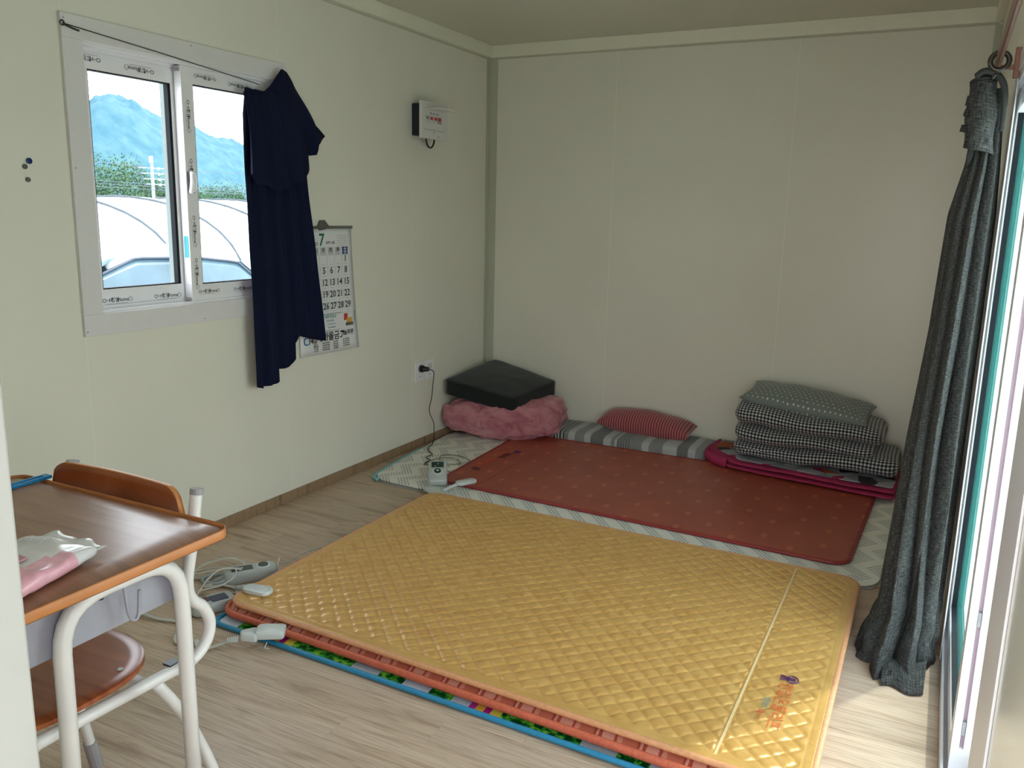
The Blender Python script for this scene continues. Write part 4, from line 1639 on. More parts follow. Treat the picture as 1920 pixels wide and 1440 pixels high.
def cush():
    n = 26
    bm = bmesh.new()
    bmesh.ops.create_cube(bm, size=2)
    bmesh.ops.bevel(bm, geom=list(bm.edges), offset=.16, segments=3, affect='EDGES', profile=.6)
    bmesh.ops.subdivide_edges(bm, edges=[e for e in bm.edges if e.calc_length() > .5], cuts=12, use_grid_fill=True)
    for v in bm.verts:
        u, w, h = (v.co.x + 1) / 2, (v.co.y + 1) / 2, (v.co.z - 1) / 2
        p = TQ[0].lerp(TQ[1], u).lerp(TQ[3].lerp(TQ[2], u), w)
        bul = .012 * (1 - v.co.x ** 2) * (1 - v.co.y ** 2)
        q = p + Vector((0, 0, h * .088 + (bul if h > -.5 else -bul * .3)))
        q.z += .004 * noise.noise(q * 14)
        v.co = q
    me = bpy.data.meshes.new('cushion_body')
    bm.to_mesh(me)
    bm.free()
    return me


link('cushion_body', cush(), 'blackcloth', bc, smooth=True)
for a, b in ((0, 1), (1, 2), (2, 3), (3, 0)):
    mid = [TQ[a].lerp(TQ[b], k / 10) for k in range(11)]
    cen = (TQ[0] + TQ[2]) / 2
    pts = [p + (cen - p).normalized() * .011 + Vector((0, 0, -.007)) for p in mid]
    part('piping', MB().tube(pts, .0028, 6), 'blackcloth', bc, smooth=True)

# pink patchwork blanket folded under the gingham comforter
pk = thing('patchwork_blanket', 'magenta edged patchwork blanket folded under the gingham comforter', 'blanket', (2.0, 4.45, .04))
fy = [(0, 4.475), (.06, 4.40), (.18, 4.30), (.5, 4.245), (1, 4.180)]


def lay(zc, hz, dy, wav, ph):
    def pr_(t):
        f_ = lerp_pts(fy, t) + dy
        return ((f_ + 4.70) / 2, zc + wav * sin(t * 13 + ph), (4.70 - f_) / 2, hz)
    return pr_


puff('lower_layer', 1.532, 2.505, lay(.0515, .0115, .0, .0015, 0), 'pinkrim', pk, 110, 40, e=3.0, endp=22, wr=.004, wscale=16)
puff('upper_layer', 1.540, 2.505, lay(.0745, .0110, .012, .0025, 1), 'pinkrim', pk, 110, 40, e=3.0, endp=22, wr=.005, wscale=14, seed=4)
puff('patchwork_top', 1.575, 2.50, lay(.0885, .0065, .045, .0015, 2), 'patch', pk, 110, 36, e=3.0, endp=22, wr=.004, wscale=16, seed=8)
part('rolled_edge', MB().tube(spline([(1.560, 4.70, .065), (1.545, 4.55, .065), (1.548, 4.45, .065), (1.60, 4.375, .065), (1.68, 4.325, .064)], 8), 1, 12, flat=(.018, .027)), 'pinkrim', pk, smooth=True)

# gingham comforter: three rolled folds
gh = thing('gingham_comforter', 'black and white gingham comforter folded in three thick rolls', 'comforter', (2.05, 4.5, .09))


def gp(za, zb, ha, hb, yf0, yf1, w=.006, ph=0.0):
    def p_(t):
        yf = yf0 + (yf1 - yf0) * t
        return ((yf + 4.700) / 2, za + (zb - za) * t + w * sin(t * 10 + ph), (4.700 - yf) / 2, ha + (hb - ha) * t)
    return p_


puff('bottom_fold', 1.705, 2.505, gp(.134, .158, .042, .062, 4.345, 4.300, .005, 1), 'gingham', gh, 130, 60, e=2.4, endp=9, wr=.012, wscale=9, seed=1)
puff('left_tuck', 1.70, 2.02, gp(.158, .150, .034, .030, 4.330, 4.345, .002, 0), 'gingham', gh, 60, 50, e=2.2, endp=5, wr=.010, wscale=10, seed=9)
puff('middle_fold', 1.695, 2.385, gp(.228, .220, .058, .042, 4.325, 4.310, .006, 2), 'gingham', gh, 130, 60, e=2.2, endp=9, wr=.010, wscale=9, seed=2, u0=.004)
puff('top_fold', 1.692, 2.425, gp(.330, .292, .066, .054, 4.312, 4.325, .006, 0), 'gingham', gh, 130, 60, e=2.2, endp=9, wr=.010, wscale=8, seed=3, u0=.009)
# grey dotted pillow on top
dp = pillow('dotted_pillow', (2.035, 4.535, .398), .640, .330, .125, 'dots', None, rotz=radians(-3), roty=radians(5.5), rotx=radians(6), pinch=.07, seed=5)
tag(dp, 'grey pillow with white dots resting on the gingham comforter', 'pillow')
# the small object seen at the foot of the wall behind the curtain
rb = thing('small_box', 'little brown and pink box on the floor by the corner behind the curtain', 'box', (2.60, 4.62, 0))
part('box_body', MB().box(2.555, 2.68, 4.58, 4.69, .0005, .20), plain('brown_card', (.16, .09, .07), .6), rb, bevel=.004)
part('box_lid', MB().box(2.552, 2.683, 4.577, 4.693, .2002, .215), plain('pinkish_card', (.42, .30, .28), .6), rb, bevel=.003)


# ================================================================== controllers, connectors and cords
def rr_prism(c, rot, L, W, Hh, R, taper=.9, base=0.0, n=6, ends=(1, 1)):
    """rounded rectangle body, slightly domed, centred at c"""
    def ring(k, z, grow):
        pts = []
        for (sx, sy, a0) in ((1, 1, 0), (-1, 1, 90), (-1, -1, 180), (1, -1, 270)):
            wy = W * (ends[0] if sx < 0 else ends[1])
            for q in range(n + 1):
                a = radians(a0 + 90 * q / n)
                x = sx * (L / 2 - R) + R * cos(a)
                y = sy * (wy / 2 - R) + R * sin(a)
                pts.append((x * grow, y * (grow if W > 0 else 1), z))
        return pts
    rows = [ring(0, 0, .93), ring(0, Hh * .18, 1.0), ring(0, Hh * .62, 1.0), ring(0, Hh * .88, .965), ring(0, Hh, taper)]
    Rm = Matrix.Rotation(rot, 3, 'Z')
    mb = MB()
    m = len(rows[0])
    vs = [Vector(c) + Rm @ Vector(p) for r_ in rows for p in r_]
    fs = [(r_ * m + i, r_ * m + (i + 1) % m, (r_ + 1) * m + (i + 1) % m, (r_ + 1) * m + i) for r_ in range(len(rows) - 1) for i in range(m)]
    fs += [tuple(range(m))[::-1], tuple((len(rows) - 1) * m + i for i in range(m))]
    mb.add(vs, fs)
    return mb


def on(c, rot, dx, dy, dz=0.0):
    v = Matrix.Rotation(rot, 3, 'Z') @ Vector((dx, dy, 0))
    return (c[0] + v.x, c[1] + v.y, c[2] + dz)


def disc(c, rx, ry, h, rot=0.0, seg=24):
    Rm = Matrix.Rotation(rot, 3, 'Z')
    mb = MB()
    lo = [Vector(c) + Rm @ Vector((rx * cos(2 * pi * k / seg), ry * sin(2 * pi * k / seg), 0)) for k in range(seg)]
    hi = [Vector(c) + Rm @ Vector((rx * .93 * cos(2 * pi * k / seg), ry * .93 * sin(2 * pi * k / seg), h)) for k in range(seg)]
    mb.add(lo + hi, [tuple(range(seg))[::-1], tuple(seg + k for k in range(seg))] + [(k, (k + 1) % seg, seg + (k + 1) % seg, seg + k) for k in range(seg)])
    return mb


def controller(label, c, rot, L, W, Hh, screen, dial=True):
    t = thing('heat_controller', label, 'controller', c, 'heating mat controllers')
    auto(part('case', rr_prism(c, rot, L, W, Hh, .016), 'silver', t))
    p = part('display', rr_prism(on(c, rot, L * .26, 0, Hh - .001), rot, L * .26, W * .64, .0022, .003), screen, t)
    for k in (-.25, .12):
        part('indicator', disc(on(c, rot, L * (.26 + k * .3), W * .12 * (1 if k < 0 else -.2), Hh + .001), .0030, .0030, .0012), 'pale', p)
    if dial:
        dr = part('dial_ring', disc(on(c, rot, -L * .06, 0, Hh - .001), W * .30, W * .30, .003), 'pale', t)
        part('dial', disc(on(c, rot, -L * .06, 0, Hh + .0021), W * .19, W * .19, .004), 'lcdgreen', t)
        part('dial_cap', disc(on(c, rot, -L * .06, 0, Hh + .0062), W * .07, W * .07, .001), 'pale', t)
    return t


# 1: on the cream mat
c1 = (.472, 3.390, .0225)
rt1 = radians(122)
t1 = controller('silver heating mat controller with dark green panel on the cream foam mat', c1, rt1, .165, .094, .036, 'lcdgreen')
mb = MB().tube([on(c1, rt1, .075, 0, .014), on(c1, rt1, .092, .002, .010)], .006, 8)
part('cord_grip', mb, 'pale', t1)
t1.rotation_euler = Matrix.Rotation(radians(-21), 4, Vector((-sin(rt1), cos(rt1), 0))).to_euler()
t1.location.z += .030
# 1b connector on brown mat
def connector(label, c, rot, L, W, Hh, mt='pale', strap=None):
    t = thing('mat_connector', label, 'connector', c, 'heating mat connectors')
    auto(part('shell', rr_prism(c, rot, L, W, Hh, W * .44, .84, ends=(.96, 1)), mt, t))
    auto(part('top_ridge', rr_prism(on(c, rot, 0, 0, Hh * .97), rot, L * .62, W * .50, .0022, W * .2, .85), mt, t))
    return t


k1 = connector('pale oval connector clipped onto the edge of the brown mat', (.632, 3.395, .0375), radians(62), .112, .048, .017)
part('cable_sleeve', MB().tube(spline([(.607, 3.345, .040), (.590, 3.310, .034), (.585, 3.290, .030), (.575, 3.275, .027)], 4), [.0095] + [.009] * 3 + [.0085] * 9, 8), 'pale', k1, smooth=True)
# 1c flat white connector of the gold mat at its far left corner
k2 = connector('flat white connector at the far left corner of the gold mat', (.545, 3.245, .0225), radians(-28), .150, .070, .012)
part('strap', MB().tube(spline([(.60, 3.235, .028), (.64, 3.26, .026), (.625, 3.30, .026), (.61, 3.31, .027)], 6), 1, 8, flat=(.008, .0025)), 'pale', k2, smooth=True)
# tangled dull cord above controller 1
pts = [(.385, 3.500, .030), (.36, 3.56, .026), (.31, 3.62, .026), (.27, 3.58, .026), (.25, 3.65, .026), (.29, 3.74, .028), (.35, 3.76, .026), (.42, 3.70, .026), (.36, 3.64, .030), (.29, 3.70, .032), (.26, 3.79, .026), (.34, 3.82, .026), (.45, 3.76, .026), (.50, 3.64, .026), (.52, 3.55, .026), (.49, 3.52, .026), (.44, 3.55, .026)]
o = ob('coiled_cord', MB().tube(spline(pts, 8), .0026, 6), 'greycord', None, smooth=True)
tag(o, 'thin dull cord coiled loosely on the cream mat behind the controller', 'cord')
o = ob('cable_tie', MB().tube([(.33, 3.70, .034), (.38, 3.74, .036), (.41, 3.79, .03)], .0026, 6), 'cord', None, smooth=True)
tag(o, 'pale twist tie on the coiled cord on the cream mat', 'cable tie')

# 2: long controller at the left edge of the gold mat
c2 = (.453, 2.135, .002)
rt2 = radians(52)
t2 = thing('heat_controller', 'long silver controller with slate panel leaning by the gold mat edge', 'controller', c2, 'heating mat controllers')
auto(part('case', rr_prism(c2, rt2, .188, .070, .044, .018, .92), 'silver', t2))
part('display', rr_prism(on(c2, rt2, -.030, 0, .0432), rt2, .076, .042, .002, .003), 'lcdgrey', t2)
part('indicator', disc(on(c2, rt2, -.030, 0, .0452), .0045, .0045, .001), 'pale', t2)
part('dial_ring', disc(on(c2, rt2, .045, 0, .0432), .027, .027, .0035), 'pale', t2)
part('dial', disc(on(c2, rt2, .045, 0, .0467), .018, .018, .004), 'lcdgrey', t2)
part('cord_grip', MB().tube([on(c2, rt2, -.092, 0, .018), on(c2, rt2, -.135, -.004, .010)], [.012, .006], 10), 'greyplastic', t2)
o = ob('controller_cord', MB().tube(spline([on(c2, rt2, .094, -.006, .022), (.52, 2.205, .045), (.512, 2.225, .062), (.500, 2.235, .04), (.500, 2.27, .02), (.492, 2.34, .022), (.505, 2.41, .026), (.555, 2.47, .022), (.64, 2.52, .018)], 8), .0028, 6), 'cord', None, smooth=True)
tag(o, 'cream cord arching from the long controller to the gold mat', 'cord')
# 2b oval connector on the corner of the gold mat
k3 = connector('oval grey connector lying on the near left corner of the gold mat', (.655, 1.962, .0665), radians(8), .105, .056, .016, 'pale')
part('cable_sleeve', MB().tube(spline([(.604, 1.955, .072), (.575, 1.965, .060), (.545, 1.985, .045), (.525, 2.0, .035)], 4), [.012] * 3 + [.010] * 10, 8), 'silver', k3, smooth=True)

# 3: controller with blue panel beside the stack
c3 = (.515, 1.893, .002)
rt3 = radians(66)
t3 = thing('heat_controller', 'silver controller with navy and maroon panels between desk leg and mats', 'controller', c3, 'heating mat controllers')
auto(part('case', rr_prism(c3, rt3, .150, .082, .034, .022, .93), 'silver', t3))
part('display', rr_prism(on(c3, rt3, .022, .002, .0334), rt3, .058, .050, .002, .006), 'lcdblue', t3)
part('label_plate', rr_prism(on(c3, rt3, -.022, .012, .0334), rt3, .030, .040, .0015, .004), 'maroon', t3)
part('dial_ring', disc(on(c3, rt3, -.045, -.014, .0334), .014, .014, .003), 'pale', t3)
part('dial', disc(on(c3, rt3, -.045, -.014, .0364), .009, .009, .002), 'lcdgrey', t3)
for k in range(7):
    part('strain_rib', MB().tube([on(c3, rt3, -.080 - k * .0042, -.014, .006), on(c3, rt3, -.080 - k * .0042, -.014, .018)], .0012, 6), 'greyplastic', t3)

# 4: big white connector on the coral mat front edge
c4 = (.835, 1.795, .044)
k4 = thing('mat_connector', 'large white connector plugged into the front edge of the coral mat', 'connector', c4, 'heating mat connectors')
mb = rr_prism((.850, 1.812, .030), radians(32), .090, .060, .026, .010, .86)
auto(part('shell', mb, 'pale', k4))
auto(part('shell', rr_prism((.800, 1.772, .0240), radians(36), .055, .055, .026, .010, .82, ends=(.55, 1)), 'pale', k4))
for k in range(6):
    a = (.772 - k * .005, 1.752 - k * .0035, .026)
    part('strain_rib', MB().tube([(a[0] + .008, a[1] - .014 + k * .001, .022), (a[0], a[1], .036 - k * .0015), (a[0] - .009, a[1] + .013 - k * .001, .022)], .0022, 6), 'pale', k4)
part('clip_wire', MB().tube([(.868, 1.775, .028), (.872, 1.760, .018), (.888, 1.762, .018)], .0016, 6), 'pale', k4)
# flat ribbon cables
rib1 = spline([(.752, 1.742, .020), (.728, 1.716, .012), (.705, 1.690, .006), (.680, 1.678, .010), (.662, 1.688, .020), (.640, 1.692, .014), (.618, 1.672, .004), (.590, 1.672, .010), (.565, 1.70, .016), (.545, 1.735, .008), (.49, 1.765, .006), (.43, 1.745, .010), (.36, 1.74, .016), (.30, 1.770, .012), (.262, 1.83, .020), (.285, 1.885, .035), (.34, 1.905, .030), (.385, 1.880, .014), (.40, 1.865, .006)], 8)
o = ob('flat_cable', MB().tube(rib1, 1, 8, flat=(.0085, .0022)), 'cord', None, smooth=True)
tag(o, 'flat cream ribbon cable looping on the floor to the coral mat connector', 'cable')
rib2 = spline([(.385, 2.060, .012), (.345, 2.075, .010), (.29, 2.03, .006), (.25, 2.06, .012), (.245, 2.12, .020), (.30, 2.185, .030), (.36, 2.195, .020), (.405, 2.165, .010)], 8)
o = ob('flat_cable', MB().tube(rib2, 1, 8, flat=(.0085, .0022)), 'cord', None, smooth=True)
tag(o, 'flat cream ribbon cable curled behind the desk leg by the long controller', 'cable')
rib3 = spline([(.44, 1.965, .044), (.40, 1.955, .030), (.385, 1.985, .012), (.42, 2.03, .010), (.49, 2.03, .012), (.525, 1.99, .014), (.53, 1.975, .03)], 8)
o = ob('flat_cable', MB().tube(rib3, 1, 8, flat=(.0075, .0020)), 'cord', None, smooth=True)
tag(o, 'flat pale ribbon cable behind the controller with the navy panel', 'cable')
th = spline([(.470, 1.862, .042), (.43, 1.95, .060), (.42, 2.02, .072), (.435, 2.07, .062), (.455, 2.085, .055), (.43, 2.095, .052), (.375, 2.03, .055), (.32, 1.985, .045), (.275, 2.015, .03), (.29, 2.06, .028), (.37, 2.075, .048), (.44, 2.075, .058), (.475, 2.03, .052), (.475, 1.97, .045), (.43, 1.90, .04), (.40, 1.86, .03)], 8)
o = ob('thin_cord', MB().tube(th, .0028, 6), 'cord', None, smooth=True)
tag(o, 'thin cream cord tangled over the two controllers beside the desk', 'cord')
o = ob('bundled_cord', MB().tube(spline([(.385, 2.02, .014), (.36, 2.0, .016), (.33, 2.03, .02), (.37, 2.07, .024), (.41, 2.06, .02), (.40, 2.02, .014), (.35, 2.02, .012), (.345, 2.05, .014)], 6), .007, 8), 'greyplastic', None, smooth=True)
tag(o, 'short grey cord bundled in a knot next to the long controller', 'cord')


# ================================================================== school desk
dk = thing('school_desk', 'school desk with brown laminate top and white tube legs', 'desk', (1.12, .88, 0))
DQ = [(.795, .640), (1.433, .640), (1.433, 1.112), (.795, 1.112)]
slab('desk_top', DQ, .7190, .7400, .030, 'desktop', dk, (20, 16), None, edge=.002)
ep = rim_path(DQ, .030, .7285, out=.0005)
part('edge_band', MB().tube(ep, 1, 8, closed=True, flat=(.0018, .0100)), 'deskedge', dk, smooth=True)


def arc_path(p0, corner, p1, r, n=6):
    p0, c, p1 = Vector(p0), Vector(corner), Vector(p1)
    a = c + (p0 - c).normalized() * r
    b = c + (p1 - c).normalized() * r
    return [a.lerp(c, t / n).lerp(c.lerp(b, t / n), t / n) for t in range(n + 1)]


for X in (1.386, .842):
    pts = [Vector((X, .778, .004))] + arc_path((X, .778, .004), (X, .785, .700), (X, 1.028, .700), .085) + arc_path((X, .785, .700), (X, 1.026, .700), (X, 1.032, .004), .085) + [Vector((X, 1.032, .004))]
    part('leg_frame', MB().tube(pts, .0145, 14), 'tubepaint', dk, smooth=True)
    for yy in (.778, 1.032):
        part('foot_cap', MB().cyl((X, yy, .0005), (0, 0, 1), .017, .045, 14), 'rubber', dk)
tr = MB().box(.862, 1.366, .690, .693, .610, .716).box(.862, 1.366, 1.028, 1.031, .640, .716).box(.862, 1.366, .693, 1.028, .608, .611).box(.862, .865, .693, 1.028, .611, .716).box(1.363, 1.366, .693, 1.028, .611, .716)
part('book_tray', tr, 'traysteel', dk, label='lavender grey steel book tray')
part('bag_hook', MB().tube(spline([(1.392, .902, .690), (1.394, .905, .640), (1.394, .914, .622), (1.394, .925, .628), (1.394, .930, .672)], 5), .0032, 8), 'traysteel', dk, smooth=True)
part('stretcher', MB().tube([(.842, .785, .16), (1.386, .785, .16)], .011, 12), 'tubepaint', dk, smooth=True)
for yy in (.86, .985):
    part('screw', MB().cyl((1.386, yy, .682), (0, 0, 1), .005, .0045, 8), 'black', dk)

# blue bar on the desk
bb = thing('blue_ruler', 'bright blue plastic slotted bar on the far edge of the desk', 'ruler', (.86, 1.05, .74))
def bar(mb, x0, x1, y0, y1):
    return mb.box(x0, x1, y0, y1, .7405, .7475)
part('bar', bar(bar(bar(bar(MB(), .868, .874, .955, 1.122), .884, .890, .955, 1.122), .874, .884, 1.108, 1.122), .874, .884, .955, .975), 'bluebar', bb, bevel=.001)
part('blade_slot', MB().box(.8741, .8839, .975, 1.108, .7405, .7440), plain('deep_blue_plastic', (.004, .10, .28), .35), bb)

# wet wipes pack on the desk
wp = thing('wet_wipes_pack', 'pink and white soft pack of wet wipes on the desk', 'wipes pack', (1.25, .86, .74))


def wpack(u, v):
    th = 2 * pi * u
    t = v                      # along the pack, near -> far end
    s = abs(2 * t - 1)
    k = max(0.0, 1 - s ** 7) ** .5
    c, s_ = cos(th), sin(th)
    # pack axis from (1.37,.66) to (1.25,.965)
    a = Vector((1.345, .630, 0)).lerp(Vector((1.290, .872, 0)), t)
    w = .082 * (.92 + .08 * k) * (1 - .10 * t)
    z = .017 * k * (abs(s_) ** .55) * (1 if s_ > 0 else -1)
    n = noise.noise(Vector((a.x * 20 + c * 2, a.y * 30, s_ * 2))) * .006
    return Vector((a.x + w * (abs(c) ** .6) * (1 if c > 0 else -1), a.y + c * .01, max(.7408, .758 + z + n * .8)))


wk = grid_obj('pack_body', 40, 44, wpack, 'wipesw', wp, closed_u=True, cap=True)
wk.data.materials.append(M['wipesp'])
for p in wk.data.polygons:
    if p.center.x > 1.350 and p.center.y < .83:
        p.material_index = 1
for p in (MB().add([(1.285, .64, .7755), (1.365, .64, .7755), (1.335, .775, .7755), (1.262, .775, .7755), (1.285, .64, .7785), (1.365, .64, .7785), (1.335, .775, .7785), (1.262, .775, .7785)], [(0, 3, 2, 1), (4, 5, 6, 7), (0, 1, 5, 4), (1, 2, 6, 5), (2, 3, 7, 6), (3, 0, 4, 7)]),):
    part('label_flap', p, 'wipesl', wp, bevel=.001)


def crimp(u, v):
    a = Vector((1.222, .868, 0)).lerp(Vector((1.358, .872, 0)), u)
    return Vector((a.x, a.y + .026 * v + .003 * sin(u * 20), .757 + .003 * sin(u * 12) + .003 * v))


grid_obj('sealed_end', 24, 4, crimp, 'wipesw', wp, thick=.0008)
lettering('printed_text', [('\ubb3c\ud2f0\uc288', .022, (1.285, .822, .7790), (.85, .5, 0), (-.5, .85, 0), 'CENTER')], 'greyprint', wp)

# ================================================================== school chair
ch = thing('school_chair', 'plywood school chair with white tube frame pushed under the desk', 'chair', (1.08, .98, 0))


def seat_fn():
    n = 40
    top, bot = [], []
    cx, hw, yf, yr = 1.068, .200, .745, 1.112
    out = []
    for k in range(n):
        a = 2 * pi * k / n
        c, s = cos(a), sin(a)
        e = .55 if s < 0 else .80
        x = cx + hw * (abs(c) ** e) * (1 if c > 0 else -1)
        y = (yf + yr) / 2 + (yr - yf) / 2 * (abs(s) ** e) * (1 if s > 0 else -1)
        out.append((x, y))
    mb = MB()
    rings = []
    for (sc, dz) in ((.25, -.004), (.55, -.003), (.85, 0), (.97, .001), (1.0, -.001)):
        rings.append([(cx + (x - cx) * sc, .93 + (y - .93) * sc, .4315 + dz) for (x, y) in out])
    rings.append([(x, y, .4215) for (x, y) in out])
    rings.append([(cx + (x - cx) * .3, .93 + (y - .93) * .3, .4195) for (x, y) in out])
    vs = [p for r_ in rings for p in r_]
    fs = [(i * n + k, i * n + (k + 1) % n, (i + 1) * n + (k + 1) % n, (i + 1) * n + k) for i in range(len(rings) - 1) for k in range(n)]
    fs += [tuple(range(n))[::-1], tuple((len(rings) - 1) * n + k for k in range(n))]
    return mb.add(vs, fs)


auto(part('seat', seat_fn(), 'plywood', ch), 60)


def back_pt(u, v):
    # curved plywood backrest with rounded upper corners
    x = .872 + .402 * u
    s = 2 * u - 1
    rt = .05
    zt = .776
    dx = max(0, abs(s) * .21 - (.21 - rt))
    drop = rt - sqrt(max(0, rt * rt - dx * dx))
    zb = .620 + drop * .8
    z = (zt - drop) * (1 - v) + zb * v
    y = 1.152 - .016 * (s * s) + .010 * v
    return Vector((x, y, z))


bk = grid_obj('backrest', 40, 10, back_pt, 'plywood', ch, thick=.011)
bk.modifiers[0].material_offset_rim = 1
bk.data.materials.append(M['plyedge'])
for X in (1.290, .908):
    s_ = 1 if X > 1 else -1
    pts = spline([(X, 1.160, .765), (X, 1.140, .66), (X, 1.124, .585), (X, 1.132, .545), (X, 1.160, .515), (X, 1.176, .475), (X, 1.163, .435), (X, 1.120, .411), (X - .012 * s_, 1.05, .405), (X - .020 * s_, .90, .405), (X - .024 * s_, .79, .405)], 6)
    part('side_frame', MB().tube(pts, .0125, 14), 'tubepaint', ch, smooth=True)
    part('end_cap', MB().cyl((X, 1.160, .762), (0, .18, 1), .0135, .012, 14), 'rubber', ch)
    dy_ = 0 if s_ > 0 else -.03
    rl = spline([(X - .016 * s_, 1.045, .395), (X - .010 * s_, 1.10 + dy_ * .4, .30), (X, 1.150 + dy_ * .8, .17), (X + .012 * s_, 1.188 + dy_, .03)], 5)
    part('leg', MB().tube(rl, .0120, 12), 'tubepaint', ch, smooth=True)
    part('foot_cap', MB().tube([rl[-3] , (X + .013 * s_, 1.195 + dy_, .0012)], .0155, 12), 'rubber', ch)
    f2 = spline([(X - .024 * s_, .80, .405), (X - .022 * s_, .765, .38), (X - .008 * s_, .745, .20), (X + .004 * s_, .735, .03)], 5)
    part('leg', MB().tube(f2, .0120, 12), 'tubepaint', ch, smooth=True)
    part('foot_cap', MB().tube([f2[-3], (X + .005 * s_, .733, .0012)], .0155, 12), 'rubber', ch)
part('cross_tube', MB().tube([(.858, 1.03, .398), (1.270, 1.03, .398)], .011, 12), 'tubepaint', ch, smooth=True)
part('cross_tube', MB().tube([(.862, .80, .398), (1.266, .80, .398)], .011, 12), 'tubepaint', ch, smooth=True)
part('bracket', MB().box(1.262, 1.284, 1.075, 1.10, .417, .421), 'black', ch)
part('rivet', MB().cyl((1.225, 1.005, .4322), (0, 0, 1), .0055, .0018, 12), 'silver', ch)

# ================================================================== outdoors
g0 = ob('yard_ground', MB().box(-1200, 1200, -1200, 1200, -.60, -.45), 'ground', None)
g0['kind'] = 'structure'
st = ob('container_base', MB().box(-.056, 2.86, .15, 4.80, -.45, -.061), 'outwall', None)
st['kind'] = 'structure'
rf = ob('roof', MB().box(-.10, 2.87, .10, 4.84, H + .061, H + .14), 'outwall', None)
rf['kind'] = 'structure'

# --- greenhouses
def tunnel(label, x0, y0, ang, length, w, h, seed):
    t = thing('plastic_tunnel', label, 'greenhouse', (x0, y0, -.45), 'plastic greenhouse tunnels')
    A = Vector((cos(ang), sin(ang), 0))
    B = Vector((-sin(ang), cos(ang), 0))
    O = Vector((x0, y0, -.45))

    def f(u, v):
        a = pi * u
        sag = .03 * sin(v * length * 4)
        return O + A * (v * length) + B * (-cos(a) * w) + Vector((0, 0, (sin(a) ** .72) * (h + sag)))
    grid_obj('film', 24, 80, f, 'film', t)
    nr = int(length / 1.5)
    for k in range(nr + 1):
        pts = [f(i / 20, k / nr) + Vector((0, 0, .012)) for i in range(21)]
        part('rib', MB().tube([p + (p - (O + A * (k / nr * length))).normalized() * .008 for p in pts], .020, 5), 'rib', t)
    # end wall
    mb = MB()
    e = [f(i / 20, 0) for i in range(21)]
    mb.add(e, [tuple(range(21))])
    part('end_wall', mb, 'film', t)


tunnel('nearer white plastic greenhouse tunnel across the yard', -11.2, 6.5, radians(97), 16, 3.0, 1.92, 1)
tunnel('second white plastic greenhouse tunnel behind the first one', -18.9, 9.0, radians(97), 22, 3.0, 1.98, 2)

# --- car parked outside the window
car = thing('parked_car', 'white car parked right outside the left window', 'car', (-3.3, 4.9, -.45))
GZ = -.45


def body_profile(y):
    tab = [(2.2, .35), (2.4, .62), (3.3, .88), (3.5, .90), (5.4, .92), (5.8, .88), (5.95, .55)]
    return GZ + lerp_pts(tab, y)


def cbody(u, v):
    y = 2.2 + 3.75 * v
    zt = body_profile(y)
    s = sin(pi * min(1, max(0, v)))
    hw = .90 * min(1, .80 + .5 * min(v, 1 - v) * 2)
    sec = [(-1, .30), (-1.0, .55), (-.985, .85), (-.93, 1.0), (0, 1.03), (.93, 1.0), (.985, .85), (1, .55), (1, .30)]
    k = u * (len(sec) - 1)
    i = min(int(k), len(sec) - 2)
    f = k - i
    sx = sec[i][0] + (sec[i + 1][0] - sec[i][0]) * f
    sz = sec[i][1] + (sec[i + 1][1] - sec[i][1]) * f
    z = GZ + .25 + (zt - GZ - .25) * ((sz - .30) / .70)
    return Vector((-3.35 + sx * hw, y, z))


auto(grid_obj('body', 32, 60, cbody, 'carpaint', car), 60)
roofp = [(3.38, .0), (3.90, .45), (4.27, .565), (4.84, .55), (5.25, .50), (5.36, .40), (5.75, .04)]


def croof(u, v):
    y = 4.05 + 1.25 * v
    h = lerp_pts(roofp, y)
    a = (u - .5) * 2
    z = GZ + .90 + h + .03 * (1 - a * a) - .10 * max(0, abs(a) - .86) / .14
    return Vector((-3.35 + a * .66, y, z))


auto(grid_obj('roof', 24, 24, croof, 'carpaint', car, thick=.02), 60)


def cside(sgn):
    def f(u, v):
        y = 3.40 + 2.32 * u
        h = max(.0, lerp_pts(roofp, y) - .055)
        zb = GZ + .89
        z = zb + h * v
        x = -3.35 + sgn * (.86 - (.20) * (z - zb) / .5)
        return Vector((x, y, z))
    return f


for sg in (1, -1):
    grid_obj('side_glass', 40, 8, cside(sg), 'carglass', car, thick=.006)
    pts = [cside(sg)(k / 30, 1.0) + Vector((sg * .006, 0, .004)) for k in range(31)]
    part('window_trim', MB().tube(pts, .010, 6), 'cartrim', car)


def cws(u, v):
    a = (u - .5) * 2
    y = 3.40 + .72 * v
    z = GZ + .90 + lerp_pts(roofp, y) * 1.0
    return Vector((-3.35 + a * (.84 - .18 * v), y + .10 * a * a * (1 - v), z))


grid_obj('windshield', 16, 10, cws, 'carglass', car, thick=.006)


def crg(u, v):
    a = (u - .5) * 2
    y = 5.74 - .42 * v
    z = GZ + .90 + lerp_pts(roofp, y)
    return Vector((-3.35 + a * (.82 - .16 * v), y, z))


grid_obj('rear_glass', 16, 10, crg, 'carglass', car, thick=.006)
for yy in (4.72,):
    part('door_pillar', MB().tube([(-2.49, yy, GZ + .9), (-2.66, yy, GZ + .9 + .48)], .022, 6), 'cartrim', car)
for xx in (-2.62, -4.08):
    for yy in (2.95, 5.15):
        wo_ = part('wheel', MB().cyl((xx - .10, yy, GZ + .31), (1, 0, 0), .31, .2, 24), 'tyre', car)
        part('hub', MB().cyl((xx - .105, yy, GZ + .31), (1, 0, 0), .19, .21, 16), 'silver', wo_)

